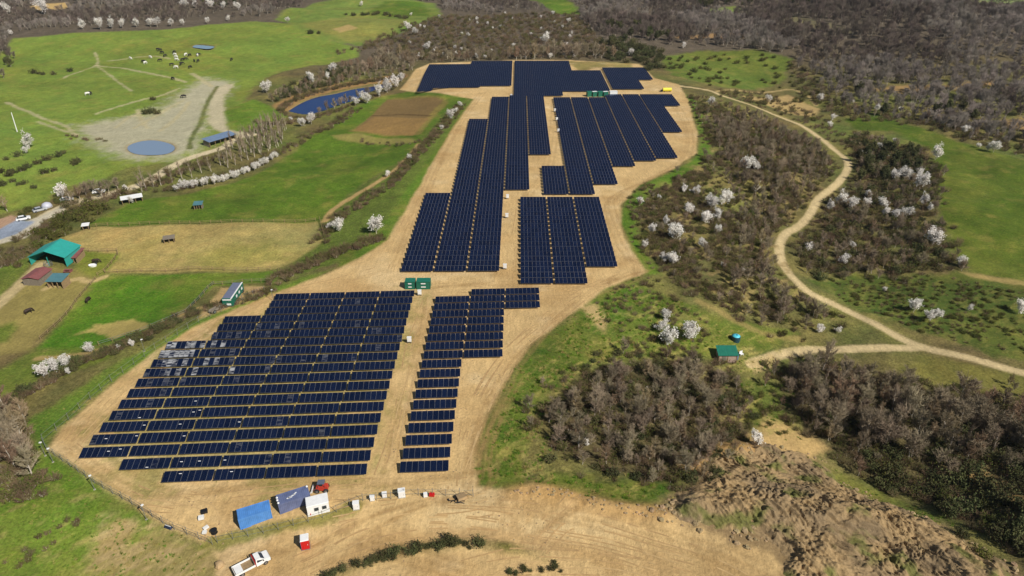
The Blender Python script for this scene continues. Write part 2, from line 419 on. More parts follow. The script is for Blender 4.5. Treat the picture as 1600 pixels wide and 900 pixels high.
# foreground left grass
paint([(-60, 930), (-60, 760), (50, 730), (70, 700), (160, 770), (260, 830), (330, 860), (310, 930)], lin(110, 128, 46), GRASS, 1, 1.5, 2.0)
paint([(40, 700), (75, 700), (190, 770), (210, 800), (120, 800), (60, 790), (0, 800), (0, 740)], lin(96, 124, 36), GRASS, None, 4, 4, 0.8)
paint([(150, 830), (260, 832), (330, 858), (345, 905), (120, 905)], lin(170, 146, 96), BARE, None, 3, 5, 0.75)
paint([(190, 820), (240, 830), (150, 868), (120, 850)], lin(190, 162, 108), BARE, None, 2, 3, 0.7)
# right of the array: bright grass margin, slope
paint([(745, 745), (752, 690), (785, 620), (820, 555), (860, 520), (930, 465), (990, 440), (1060, 470), (1140, 500), (1250, 520), (1200, 545), (1100, 560), (960, 560), (880, 590), (840, 640), (820, 720), (800, 765)], lin(88, 104, 38), GRASS, None, 1.5, 2.5)
paint([(745, 755), (752, 690), (785, 620), (815, 560), (850, 540), (840, 600), (820, 660), (810, 730), (800, 770)], lin(70, 98, 29), GRASS, 1, 1.5, 2.0)
paint([(900, 480), (945, 448), (985, 430), (1000, 455), (960, 500), (930, 520)], lin(82, 112, 34), GRASS, 1, 2, 2, 0.8)
paint([(908, 480), (930, 476), (948, 500), (945, 520), (930, 505)], C_DIRT, BARE, None, 1, 1.2, 0.8)
paint([(1010, 430), (985, 392), (972, 350), (975, 318), (1000, 290), (1050, 268), (1085, 248), (1095, 222), (1085, 180), (1062, 145), (1085, 152), (1110, 200), (1112, 240), (1080, 275), (1010, 308), (992, 340), (1000, 380), (1035, 430)], lin(86, 120, 34), GRASS, 1, 1.3, 1.5)
paint([(830, 765), (860, 740), (960, 740), (1060, 745), (1050, 775), (1020, 795), (920, 775), (860, 765)], lin(66, 94, 28), GRASS, 1, 1.5, 2)
paint([(1270, 440), (1330, 425), (1440, 430), (1500, 425), (1640, 450), (1640, 580), (1500, 540), (1400, 505), (1330, 480)], lin(70, 90, 32), GRASS, 1, 2, 3, 0.9)
paint([(1320, 186), (1370, 180), (1420, 195), (1500, 222), (1600, 250), (1700, 262), (1700, 450), (1600, 440), (1520, 425), (1500, 400), (1470, 330), (1440, 270), (1465, 240), (1400, 205), (1345, 205)], C_OLIVE, GRASS, 1, 2, 2)
paint([(1500, 425), (1530, 428), (1600, 440), (1700, 446), (1700, 452), (1590, 445), (1520, 434)], lin(176, 152, 96), BARE, None, 0.8, 0.8, 0.8)
paint([(1160, 150), (1230, 148), (1278, 170), (1275, 182), (1235, 178), (1200, 165)], lin(196, 166, 112), BARE, None, 1.5, 2.0, 0.75)
paint([(1390, 580), (1450, 555), (1600, 590), (1680, 610), (1680, 650), (1500, 610)], lin(112, 108, 54), GRASS, None, 2, 3, 0.85)
paint([(1160, 590), (1230, 600), (1260, 650), (1200, 690), (1150, 640)], lin(84, 100, 38), GRASS, 1, 2, 3, 0.8)
# tracks on the right
TRK = [(1020, 128), (1060, 134), (1110, 142), (1130, 150), (1200, 175), (1250, 195), (1290, 222), (1318, 245), (1325, 262), (1310, 285), (1280, 310), (1262, 340), (1228, 365), (1218, 385), (1222, 410), (1240, 435), (1262, 456), (1290, 470), (1320, 484), (1362, 504), (1400, 525), (1440, 542), (1500, 556), (1560, 572), (1640, 595)]
stroke(TRK, 3.0, C_TRACK, BARE, 2, 0.5, 0.3, 1, 0.9)
stroke([(1440, 543), (1400, 544), (1330, 545), (1270, 547), (1230, 552), (1200, 560), (1175, 570)], 2.9, C_TRACK, BARE, 2, 0.5, 0.4, 1, 0.9)
stroke([(1120, 143), (1150, 141), (1230, 140), (1262, 150), (1275, 165)], 2.2, lin(184, 160, 110), BARE, 2, 0.6, 0.5, 0.85)
stroke([(1250, 530), (1190, 520), (1130, 490), (1090, 470)], 2.2, lin(160, 140, 86), BARE, None, 0.8, 0.8, 0.7)
paint([(1165, 565), (1205, 555), (1215, 570), (1180, 585)], lin(190, 166, 116), BARE, None, 1, 1.2, 0.8)
# the dirt pad under the array, lanes and the road in front
PAD = [(330, 930), (345, 870), (325, 852), (235, 808), (75, 702), (100, 668), (170, 605), (245, 548), (300, 512), (380, 478), (430, 458), (500, 432), (560, 405), (605, 375), (640, 318), (668, 268), (705, 205), (740, 155), (700, 148), (625, 140), (650, 108), (672, 99), (800, 94), (890, 94), (1000, 100), (1022, 122), (1060, 132), (1075, 155), (1090, 210), (1088, 240), (1055, 262), (1000, 288), (970, 320), (968, 350), (985, 390), (1012, 425), (950, 450), (880, 500), (825, 540), (795, 590), (760, 650), (742, 700), (745, 760), (800, 772), (830, 758), (880, 768), (960, 790), (1030, 798), (1130, 820), (1200, 850), (1250, 900), (1260, 930)]
mpad = paint(PAD, C_DIRT, BARE, 4, 0.8, 0.7)
paint([(885, 96), (985, 98), (990, 106), (925, 108), (905, 112)], lin(128, 122, 66), GRASS, None, 1.5, 1.5, 0.85)
mixc(mpad * np.clip(1.5 * fbm(gx / 11.0, gy / 8.0, 151, 4) + 0.05, 0, 1) * 0.55, lin(176, 139, 88))
mixc(mpad * np.clip(1.7 * fbm(gx / 9.0, gy / 6.0, 153, 4) - 0.15, 0, 1) * 0.6, lin(226, 200, 154))
cov[:] = cov * (1 + mpad * (0.12 * n1 + 0.10 * n4 + 0.07 * n2))[:, None]
paint([(560, 425), (600, 400), (640, 430), (660, 470), (600, 460)], C_DIRT2, BARE, None, 4, 4, 0.5)
paint([(640, 800), (760, 780), (900, 800), (1000, 830), (900, 850), (780, 850), (640, 830)], lin(216, 190, 142), BARE, None, 3, 4, 0.6)
paint([(780, 800), (850, 765), (900, 775), (880, 790), (840, 800)], lin(186, 146, 88), BARE, None, 3, 3, 0.6)
stroke([(520, 880), (590, 858), (660, 842), (740, 836), (820, 842), (890, 856), (960, 880)], 3.2, lin(178, 143, 94), BARE, None, 1.2, 1.6, 0.6)
paint([(985, 905), (1000, 868), (1030, 850), (1055, 862), (1060, 905)], lin(182, 148, 100), BARE, None, 2, 2.5, 0.6)
paint([(560, 850), (610, 822), (665, 820), (640, 838), (590, 856)], lin(184, 150, 100), BARE, None, 1.5, 2.0, 0.5)
# wheel tracks
for pts in [[(600, 740), (625, 640), (650, 540), (668, 465)], [(700, 900), (560, 850), (640, 800), (740, 770), (745, 700)], [(800, 440), (812, 380), (815, 310), (845, 270), (860, 200), (862, 155)], [(980, 410), (950, 350), (950, 310), (1010, 280), (1070, 240), (1060, 180), (1030, 150)],
            [(610, 420), (640, 340), (680, 250), (720, 180), (750, 145)], [(1000, 425), (930, 450), (850, 510), (790, 580), (755, 650), (730, 730)], [(360, 880), (470, 860), (560, 815), (660, 790), (800, 800), (950, 830), (1100, 870), (1180, 905)], [(100, 700), (200, 770), (300, 775), (420, 760), (600, 760), (730, 745)], [(830, 840), (870, 810), (900, 795), (910, 780)], [(980, 400), (990, 430), (940, 460)],
            [(640, 455), (760, 445), (900, 452), (960, 430)], [(120, 690), (230, 590), (330, 510), (430, 455)], [(160, 690), (270, 565), (350, 495)], [(720, 760), (735, 680), (770, 600)], [(730, 765), (745, 690), (790, 600)]]:
    for off in (0.0, 1.7, 3.6):
        P = poly(pts); P = [(x + off + rnd.uniform(-.5, .5), y + off * 0.5) for x, y in P]
        stroke(P, 0.7, lin(164, 132, 86), BARE, None, 0.4, 0.5, 0.42, world=True)
# grass growing between the rows of the front array
paint([(140, 712), (265, 556), (430, 470), (640, 470), (590, 700), (560, 745), (260, 755)], lin(142, 138, 70), GRASS, None, 5, 9, 0.5)
# bank with weeds along the near road
BANK = [(520, 905), (600, 872), (670, 856), (740, 850), (800, 858), (850, 870)]
idx, d = sdist(smooth(poly(BANK)), False, 6); mm = np.zeros(len(gx)); mm[idx] = 1 - sstep(0.2, 2.0, d + 0.5 * n2[idx])
mixc(mm * np.clip(0.6 + n4, 0, 1), lin(110, 104, 52), SCRUB); gz += 0.45 * mm * (0.7 + n4)
# container yard edge: weeds
stroke([(325, 852), (380, 838), (440, 822), (500, 812), (560, 790)], 2.4, lin(120, 118, 52), GRASS, None, 0.8, 0.9, 0.8)
# leaf litter under the thickets
paint([(850, 640), (950, 585), (1060, 550), (1150, 580), (1165, 690), (1070, 757), (940, 740), (865, 700)], lin(92, 80, 56), SCRUB, None, 3, 4, 0.8)
paint([(1205, 585), (1290, 565), (1420, 600), (1640, 640), (1640, 900), (1560, 850), (1450, 780), (1330, 735), (1245, 670)], lin(92, 80, 56), SCRUB, None, 3, 4, 0.8)
# rubble slope at the lower right
RUB = [(960, 806), (1000, 800), (1030, 790), (1070, 760), (1090, 720), (1130, 700), (1180, 690), (1230, 690), (1290, 720), (1340, 760), (1400, 790), (1450, 810), (1520, 845), (1590, 885), (1620, 930), (1230, 930), (1200, 870), (1120, 835), (1030, 815)]
mr_ = paint(RUB, lin(150, 126, 90), BARE, None, 2.5, 3.5)
paint([(1170, 690), (1200, 655), (1235, 660), (1290, 700), (1260, 720), (1210, 700)], lin(198, 166, 110), BARE, None, 1.5, 2.0, 0.9)
paint([(1240, 720), (1290, 725), (1380, 770), (1450, 800), (1480, 812), (1400, 800), (1300, 760)], lin(104, 120, 46), GRASS, None, 1.5, 2.5, 0.75)
paint([(1210, 760), (1260, 770), (1290, 810), (1240, 800)], lin(96, 112, 44), GRASS, None, 1.5, 2.5, 0.7)
paint([(1490, 735), (1530, 730), (1600, 760), (1640, 775), (1640, 790), (1560, 785), (1520, 765)], lin(188, 156, 100), BARE, None, 1.5, 2.0, 0.85)
paint([(1190, 905), (1230, 870), (1330, 880), (1380, 905)], lin(120, 98, 66), BARE, None, 2, 2, 0.7)
gz -= 0.25 * mr_
# heaps of loose earth along the edge of the slope
for pts, h, w in [([(800, 772), (840, 768), (880, 775), (930, 790), (985, 800), (1030, 803)], 1.0, 3.4), ([(1080, 735), (1130, 708), (1180, 700)], 1.4, 4.0)]:
    idx, d = sdist(smooth(poly(pts)), False, w + 3); q = np.zeros(len(gx)); q[idx] = np.exp(-(d / (w * 0.6)) ** 2)
    gz += q * h * (0.7 + 0.5 * n2 + 0.3 * n4)
    mixc(np.clip(q * 1.2, 0, 1) * 0.6, lin(188, 148, 92), BARE)
# general small relief
out_pad = 1 - mpad
gz += out_pad * (0.10 * n2 + 0.25 * n4 * typ[:, 2]) * (1 - sstep(500, 700, gy)) + mpad * (0.03 * n2 + 0.02 * n3) * (gy < 200)
# worn, muddy streaks in the rough grass of the near banks
def wear(pts, col, k, sx_, sy_, seed, bias):
    idx, d = sdist(poly(pts), True, 4); m = (1 - sstep(-2.0, 1.0, d)) * np.clip(2.4 * fbm((gx[idx] * 0.8 + gy[idx] * 0.6) / sx_, (gy[idx] * 0.8 - gx[idx] * 0.6) / sy_, seed, 4) + bias, 0, 1) * k
    mixc(m, col, None, None, idx)
wear([(110, 930), (150, 800), (240, 810), (335, 858), (340, 930)], lin(186, 160, 112), 0.85, 2.6, 0.9, 131, 0.25)
wear([(-30, 930), (0, 740), (80, 720), (200, 800), (140, 930)], lin(172, 152, 92), 0.6, 3.0, 1.4, 133, -0.25)
wear([(750, 745), (765, 680), (800, 600), (850, 545), (940, 470), (990, 440), (1120, 500), (1260, 530), (1200, 600), (1270, 680), (1160, 690), (1000, 560), (900, 590), (850, 640), (840, 700), (900, 735), (1040, 755), (1040, 790), (920, 775), (830, 760)], lin(160, 148, 84), 0.65, 2.2, 0.8, 135, -0.1)
wear([(60, 700), (100, 650), (250, 545), (400, 462), (430, 455), (300, 530), (170, 610), (90, 690)], lin(186, 160, 106), 0.8, 3.0, 1.2, 137, 0.1)
wear([(1270, 440), (1440, 430), (1620, 450), (1620, 570), (1480, 530), (1360, 490)], lin(128, 122, 62), 0.6, 3.0, 1.4, 139, 0.0)
wear([(990, 310), (1060, 270), (1110, 240), (1075, 150), (1200, 185), (1305, 262), (1215, 370), (1250, 455), (1330, 500), (1150, 490), (1010, 400)], lin(150, 128, 84), 0.7, 4.0, 1.6, 141, 0.0)
# grass colour variety
gm = typ[:, 1]
mixc(np.clip(1.3 * fbm(gx / 17.0, gy / 17.0, 83, 4), 0, 1) * 0.42 * gm, lin(142, 140, 62))
mixc(np.clip(1.6 * fbm(gx / 6.0, gy / 6.0, 85, 4) - 0.25, 0, 1) * 0.5 * gm, lin(150, 136, 72))
cov *= (1 + gm * (0.22 * n1 + 0.16 * n4 + 0.12 * n2))[:, None]
cov[:, 0] *= 1 + gm * (0.14 * fbm(gx / 40.0, gy / 40.0, 81, 3) + 0.10 * n2)
sm = typ[:, 2]
cov *= (1 + sm * (0.20 * n4 + 0.18 * n2 + 0.10 * n3))[:, None]
cov = np.clip(cov, 0.004, 0.9)
# ------------------------------------------------------------------ ponds: beds carved, water laid level
def carve(P, depth):
    idx, d = sdist(P, True, 4)
    m = np.zeros(len(gx)); m[idx] = 1 - sstep(-1.2, 0.6, d)
    rim = np.zeros(len(gx)); rim[idx] = 1 - sstep(0.0, 2.5, np.abs(d))
    gz[:] -= depth * m
    mixc(rim * 0.5, lin(150, 128, 88), BARE); mixc(m, lin(70, 66, 48), BARE)
LV1 = FLATS[0][4]; LV2 = FLATS[1][4]
cx_, cy_ = flat(236, 231, LV1)
e1 = [flat(236 + 37 * math.cos(a), 231 + 11.5 * math.sin(a) * (1 + 0.05 * math.sin(3 * a)), LV1) for a in np.linspace(0, 2 * math.pi, 48, endpoint=False)]
e2 = smooth([flat(*p, z=LV2) for p in P2 + [P2[0]]], 5)[:-1]
e3 = [flat(318 + 17 * math.cos(a), 73 + 3.0 * math.sin(a) * (1 + 0.3 * math.sin(2 * a)), float(H(*at(318, 73)))) for a in np.linspace(0, 2 * math.pi, 30, endpoint=False)]
LV3 = float(H(*at(318, 73)))
carve(e1, 0.8); carve(e2, 1.5); carve(e3, 0.5)

GZ = gz.reshape(GX.shape)
def gh(x, y):
    """height of the finished ground sheet"""
    j = int(np.clip(np.searchsorted(ys, y) - 1, 0, len(ys) - 2)); ty = (y - ys[j]) / (ys[j + 1] - ys[j])
    s = x / (hw[j] + (hw[j + 1] - hw[j]) * ty)
    i = int(np.clip(np.searchsorted(sx, s) - 1, 0, len(sx) - 2)); tx = (s - sx[i]) / (sx[i + 1] - sx[i])
    a = GZ[j, i] * (1 - tx) + GZ[j, i + 1] * tx; b = GZ[j + 1, i] * (1 - tx) + GZ[j + 1, i + 1] * tx
    return float(a * (1 - ty) + b * ty)
def gpt(px, py):
    x, y = at(px, py); return Vector((x, y, gh(x, y)))

def ground_material():
    m = bpy.data.materials.new('ground_cover'); m.use_nodes = True
    nt = m.node_tree; b = nt.nodes['Principled BSDF']; L = nt.links.new
    N = nt.nodes.new
    b.inputs['Roughness'].default_value = 0.95; b.inputs['Specular IOR Level'].default_value = 0.15
    cv = N('ShaderNodeAttribute'); cv.attribute_name = 'cover'
    ty = N('ShaderNodeAttribute'); ty.attribute_name = 'soil'
    sp = N('ShaderNodeSeparateColor'); L(ty.outputs['Color'], sp.inputs[0])
    tc = N('ShaderNodeTexCoord')
    def noise(scale, detail, rough=0.6, vec=None, dist=0.0):
        n = N('ShaderNodeTexNoise'); n.inputs['Scale'].default_value = scale; n.inputs['Detail'].default_value = detail
        n.inputs['Roughness'].default_value = rough; n.inputs['Distortion'].default_value = dist
        L(vec if vec is not None else tc.outputs['Object'], n.inputs['Vector']); return n.outputs['Fac']
    def rng(f, a, b_, c, d):
        r = N('ShaderNodeMapRange'); r.inputs[1].default_value = a; r.inputs[2].default_value = b_; r.inputs[3].default_value = c; r.inputs[4].default_value = d
        L(f, r.inputs[0]); return r.outputs[0]
    def mul(a, b_):
        q = N('ShaderNodeMath'); q.operation = 'MULTIPLY'
        for i, v in ((0, a), (1, b_)):
            if isinstance(v, (int, float)): q.inputs[i].default_value = v
            else: L(v, q.inputs[i])
        return q.outputs[0]
    def lerp1(f, a):
        """1 where f = 0, a where f = 1"""
        q = N('ShaderNodeMix'); q.data_type = 'FLOAT'; q.inputs[2].default_value = 1.0
        L(f, q.inputs[0]); L(a, q.inputs[3]); return q.outputs[0]
    fine = noise(1.7, 6, 0.7); mid = noise(0.32, 5, 0.6); grain = noise(6.0, 3, 0.7)
    mp = N('ShaderNodeMapping'); mp.inputs['Scale'].default_value = (1.0, 0.22, 1.0); mp.inputs['Rotation'].default_value = (0, 0, R(8)); L(tc.outputs['Object'], mp.inputs[0])
    streak = noise(1.1, 4, 0.65, mp.outputs[0], 0.6)
    mp2 = N('ShaderNodeMapping'); mp2.inputs['Scale'].default_value = (0.3, 1.0, 1.0); mp2.inputs['Rotation'].default_value = (0, 0, R(15)); L(tc.outputs['Object'], mp2.inputs[0])
    straw = noise(2.2, 4, 0.7, mp2.outputs[0], 1.5)
    bare = mul(mul(rng(fine, 0.3, 0.7, 0.78, 1.18), rng(mid, 0.3, 0.7, 0.90, 1.08)), rng(streak, 0.35, 0.65, 0.90, 1.08))
    grs = mul(rng(fine, 0.3, 0.7, 0.58, 1.38), rng(mid, 0.3, 0.7, 0.82, 1.15))
    scr = mul(mul(rng(fine, 0.32, 0.68, 0.5, 1.5), rng(mid, 0.3, 0.7, 0.75, 1.25)), rng(grain, 0.3, 0.7, 0.75, 1.25))
    f = mul(mul(lerp1(sp.outputs[0], bare), lerp1(sp.outputs[1], grs)), lerp1(sp.outputs[2], scr))
    mx = N('ShaderNodeMix'); mx.data_type = 'RGBA'; mx.blend_type = 'MULTIPLY'; mx.inputs[0].default_value = 1
    L(cv.outputs['Color'], mx.inputs[6]); L(f, mx.inputs[7])
    # dry straw blades and bare specks in grass
    stm = mul(rng(straw, 0.55, 0.70, 0, 0.5), sp.outputs[1])
    m2 = N('ShaderNodeMix'); m2.data_type = 'RGBA'; L(stm, m2.inputs[0]); L(mx.outputs[2], m2.inputs[6]); m2.inputs[7].default_value = lin(170, 158, 84) + (1,)
    stg = mul(rng(straw, 0.52, 0.72, 0, 0.45), sp.outputs[2])
    m3 = N('ShaderNodeMix'); m3.data_type = 'RGBA'; L(stg, m3.inputs[0]); L(m2.outputs[2], m3.inputs[6]); m3.inputs[7].default_value = lin(150, 132, 90) + (1,)
    L(m3.outputs[2], b.inputs['Base Color'])
    hgt = N('ShaderNodeMath'); hgt.operation = 'ADD'; L(fine, hgt.inputs[0]); L(mul(streak, 0.6), hgt.inputs[1])
    bp = N('ShaderNodeBump'); bp.inputs['Strength'].default_value = 0.85; bp.inputs['Distance'].default_value = 0.22
    L(hgt.outputs[0], bp.inputs['Height']); L(bp.outputs[0], b.inputs['Normal'])
    return m
GMAT = ground_material()

nr, nc = GX.shape
ii = np.arange(nr * nc).reshape(nr, nc)
quads = np.stack([ii[:-1, :-1], ii[:-1, 1:], ii[1:, 1:], ii[1:, :-1]], -1).reshape(-1, 4)
fz = np.max(zone[quads], axis=1)
V3 = np.stack([gx, gy, gz], -1)
def sheet(name, q, label):
    used, inv = np.unique(q.ravel(), return_inverse=True)
    me = bpy.data.meshes.new(name); nv, nf = len(used), len(q)
    me.vertices.add(nv); me.loops.add(nf * 4); me.polygons.add(nf)
    me.vertices.foreach_set('co', V3[used].astype(np.float32).ravel())
    me.loops.foreach_set('vertex_index', inv.astype(np.int32))
    me.polygons.foreach_set('loop_start', np.arange(0, nf * 4, 4, dtype=np.int32))
    me.polygons.foreach_set('use_smooth', np.ones(nf, bool))
    me.materials.append(GMAT)
    for nm, arr in (('cover', cov), ('soil', typ)):
        a = me.attributes.new(nm, 'FLOAT_COLOR', 'POINT')
        a.data.foreach_set('color', np.concatenate([arr[used], np.ones((nv, 1))], 1).astype(np.float32).ravel())
    me.update(); me.validate()
    return tag(link(name, me), label, None, None, 'structure')
for k, (nm, lb) in enumerate([('ground', 'rough scrubby ground of slopes and woodland floor'), ('meadow', 'green grass meadows and verges around the solar farm'), ('dirt_track', 'pale winding dirt tracks crossing the countryside'), ('paddock', 'tan and brown bare paddocks beside the farm sheds'), ('dirt_pad', 'sandy bare pad and service road under the solar arrays')]):
    sheet(nm, quads[fz == k], lb)

def water(name, P, z, label, col, rough):
    me = bpy.data.meshes.new(name); me.from_pydata([(x, y, z) for x, y in P], [], [tuple(range(len(P)))])
    m = mat(label[:12] + '_water', col, rough, 0, 0.5); b = m.node_tree.nodes['Principled BSDF']; b.inputs['IOR'].default_value = 1.33
    nt = m.node_tree; n = nt.nodes.new('ShaderNodeTexNoise'); n.inputs['Scale'].default_value = 0.8; n.inputs['Detail'].default_value = 4
    tc = nt.nodes.new('ShaderNodeTexCoord'); nt.links.new(tc.outputs['Object'], n.inputs[0])
    bp = nt.nodes.new('ShaderNodeBump'); bp.inputs['Strength'].default_value = 0.08; bp.inputs['Distance'].default_value = 0.05
    nt.links.new(n.outputs['Fac'], bp.inputs['Height']); nt.links.new(bp.outputs[0], b.inputs['Normal'])
    me.materials.append(m); return tag(link(name, me), label, None, None, 'structure')
water('pond', e1, LV1 - 0.12, 'oval pale blue farm pond in trodden bare ground', lin(128, 148, 172), 0.2)
water('pond', e2, LV2 - 0.25, 'long deep blue pond below the blossoming bank', lin(18, 48, 104), 0.02)
water('puddle', e3, LV3 - 0.06, 'thin blue puddle lying in the far meadow', lin(130, 158, 176), 0.15)

# ------------------------------------------------------------------ solar tables
TILT, MODW, MODL, LOWZ = R(15), 1.10, 2.22, 0.62
M_GLASS = mat('solar_glass', (0.006, 0.008, 0.028), 0.09, 0, 0.5)
_b = M_GLASS.node_tree.nodes['Principled BSDF']; _b.inputs['IOR'].default_value = 2.15; _b.inputs['Specular Tint'].default_value = (0.2, 0.48, 1.0, 1)
M_ALU = mat('anodised_frame', (0.15, 0.16, 0.19), 0.5, 0.2)
M_STEEL = mat('galvanised_steel', (0.33, 0.34, 0.35), 0.5, 0.7)
M_BACK = mat('backsheet', (0.55, 0.55, 0.55), 0.6)
def cells_on_glass(m):
    """cell gaps: a faint half-cut line and cell grid in the laminate"""
    nt = m.node_tree; b = nt.nodes['Principled BSDF']; N = nt.nodes.new; L = nt.links.new
    oi = N('ShaderNodeObjectInfo')
    r = N('ShaderNodeMapRange'); r.inputs[3].default_value = 0.75; r.inputs[4].default_value = 1.35
    L(oi.outputs['Random'], r.inputs[0])
    tc = N('ShaderNodeTexCoord'); sp = N('ShaderNodeSeparateXYZ'); L(tc.outputs['Object'], sp.inputs[0])
    def line(o, period, w):
        a = N('ShaderNodeMath'); a.operation = 'PINGPONG'; a.inputs[1].default_value = period / 2; L(o, a.inputs[0])
        c = N('ShaderNodeMath'); c.operation = 'LESS_THAN'; c.inputs[1].default_value = w; L(a.outputs[0], c.inputs[0]); return c.outputs[0]
    l1 = line(sp.outputs[0], 0.182, 0.0025); l2 = line(sp.outputs[1], 0.0925, 0.0015)
    mxx = N('ShaderNodeMath'); mxx.operation = 'MAXIMUM'; L(l1, mxx.inputs[0]); L(l2, mxx.inputs[1])
    mx = N('ShaderNodeMix'); mx.data_type = 'RGBA'; L(mxx.outputs[0], mx.inputs[0])
    mx.inputs[6].default_value = (0.003, 0.006, 0.019, 1); mx.inputs[7].default_value = (0.03, 0.04, 0.075, 1)
    m2 = N('ShaderNodeMix'); m2.data_type = 'RGBA'; m2.blend_type = 'MULTIPLY'; m2.inputs[0].default_value = 1
    L(mx.outputs[2], m2.inputs[6]); L(r.outputs[0], m2.inputs[7]); L(m2.outputs[2], b.inputs['Base Color'])
cells_on_glass(M_GLASS)

def module_mesh():
    mb = MB(); w, l, t, f = MODW / 2 - 0.012, MODL / 2, 0.035, 0.020
    o = [(-w, -l), (w, -l), (w, l), (-w, l)]; i_ = [(-w + f, -l + f), (w - f, -l + f), (w - f, l - f), (-w + f, l - f)]
    v = [(x, y, 0) for x, y in o] + [(x, y, t) for x, y in o] + [(x, y, t) for x, y in i_] + [(x, y, t - 0.006) for x, y in i_]
    mb.v = v
    for k in range(4):
        j = (k + 1) % 4
        mb.f += [(k, j, 4 + j, 4 + k), (4 + k, 4 + j, 8 + j, 8 + k), (8 + k, 8 + j, 12 + j, 12 + k)]; mb.mi += [1, 1, 1]
    mb.f += [(12, 13, 14, 15), (3, 2, 1, 0)]; mb.mi += [0, 2]
    return mb
MODME = module_mesh().mesh('solar_module', [M_GLASS, M_ALU, M_BACK])
def glare_glass(name, lo, hi, amt):
    """pale glare painted into the glass colour of some modules, in streaks and patches"""
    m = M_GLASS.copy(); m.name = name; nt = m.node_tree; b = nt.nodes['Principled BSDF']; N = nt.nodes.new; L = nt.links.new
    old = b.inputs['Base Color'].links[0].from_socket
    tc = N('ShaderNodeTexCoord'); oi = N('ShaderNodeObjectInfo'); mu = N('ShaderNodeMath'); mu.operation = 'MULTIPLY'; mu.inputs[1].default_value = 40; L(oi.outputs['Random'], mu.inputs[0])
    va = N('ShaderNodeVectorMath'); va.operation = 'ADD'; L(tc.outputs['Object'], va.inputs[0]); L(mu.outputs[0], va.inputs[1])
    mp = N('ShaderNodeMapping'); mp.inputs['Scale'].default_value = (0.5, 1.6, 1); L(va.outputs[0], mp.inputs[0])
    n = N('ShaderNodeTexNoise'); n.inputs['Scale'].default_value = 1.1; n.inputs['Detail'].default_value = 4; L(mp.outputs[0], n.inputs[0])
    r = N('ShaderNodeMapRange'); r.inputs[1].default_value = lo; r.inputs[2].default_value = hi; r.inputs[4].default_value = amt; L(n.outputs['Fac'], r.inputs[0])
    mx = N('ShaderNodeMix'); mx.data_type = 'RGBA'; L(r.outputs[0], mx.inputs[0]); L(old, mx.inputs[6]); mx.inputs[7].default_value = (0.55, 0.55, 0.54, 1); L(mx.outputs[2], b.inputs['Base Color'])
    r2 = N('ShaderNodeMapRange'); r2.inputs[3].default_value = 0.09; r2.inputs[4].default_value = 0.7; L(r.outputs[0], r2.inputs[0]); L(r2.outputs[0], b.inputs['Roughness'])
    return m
MODGLARE1 = module_mesh().mesh('solar_module', [glare_glass('painted_glare_glass', 0.42, 0.66, 0.7), M_ALU, M_BACK])  # module with strong glare painted into its glass colour
MODGLARE2 = module_mesh().mesh('solar_module', [glare_glass('faint_painted_glare_glass', 0.45, 0.75, 0.18), M_ALU, M_BACK])  # module with weak glare painted into its glass colour
RT = Matrix.Rotation(TILT, 4, 'X')
NM = 8
_p = MB(); _p.box(NM * MODW / 2, 0, 0, NM * MODW, 0.05, 0.06); PUR = _p.mesh('purlin', M_STEEL)
_pb = MB(); _pb.box(0, 0, -0.4, 0.09, 0.06, LOWZ + MODL * 0.5 * math.sin(TILT) - 0.17 + 0.4); POST = _pb.mesh('post', M_STEEL)
STK = MB(); STK.box(0, 0, 0, 0.5, 0.12, 0.002); STKME = STK.mesh('sticker', mat('white_paper', (0.8, 0.8, 0.8), 0.6))

def D_of(py): return flat(800, py)[1]
TABLES = []     # (x_left, y_front at the left end, angle, block name, row from front, column index, columns in the row)
def add_rows(block, X0, y0, pitch, counts, starts, ang, wid, drift=0.009):
    for r, (n, s) in enumerate(zip(counts, starts)):
        y = y0 + r * pitch
        for c in range(n):
            x = X0 + (s + c) * wid + drift * (y - 155)
            TABLES.append((x, y + (x - X0) * math.tan(ang), ang, block, r, c, n))
W1 = 9.07
A1 = R(3.1)
cnt = [4, 5] + [6] * 11 + [5] * 3 + [4] * 3
add_rows('left front array', -25.3 - 6 * W1, D_of(745) - 6 * W1 * math.tan(A1), (D_of(466) - D_of(745)) / 18, cnt, [6 - c for c in cnt], A1, W1)
rc = [1] * 10 + [2] * 6 + [3, 3, 2]; rs = [0] * 18 + [1]
add_rows('narrow front array', -19.7, D_of(742), (D_of(476.3) - D_of(742)) / 17, rc, rs, R(2.7), W1)
def columns(block, cols, pitch, ang=0.0, xref=0.0, base=None):
    """cols: (x left, front pixel row, back pixel row); rows sit on one lattice"""
    Y0 = min(D_of(c[1]) for c in cols) if base is None else base
    rows = {}
    for ci, (x, f, b) in enumerate(cols):
        r0 = round((D_of(f) - Y0) / pitch); r1 = round((D_of(b) - Y0) / pitch)
        for r in range(r0, r1): rows.setdefault(r, []).append((ci, x))
    for r in sorted(rows):
        for k, (ci, x) in enumerate(rows[r]):
            y = Y0 + r * pitch; xx = x + 0.009 * (y - 155)
            TABLES.append((xx, y + (xx - xref) * math.tan(ang), ang, block, r, k, len(rows[r])))
PC = 3.28
columns('right middle array', [(2.3, 446, 311), (11.6, 446, 311), (20.9, 419, 311)], PC, 0.0, 2.3)
columns('long middle array', [(-31.1, 427, 306), (-21.8, 427, 189), (-12.5, 427, 153), (-3.2, 300, 152), (6.1, 246, 152)], PC, R(0.5), -31)
columns('right upper array', [(10.6, 306, 261), (19.9, 306, 154), (29.2, 291, 154), (38.5, 262, 154), (47.8, 252, 151), (57.1, 248, 151), (66.4, 209, 151), (75.0, 167, 151)], PC, 0.0, 20)
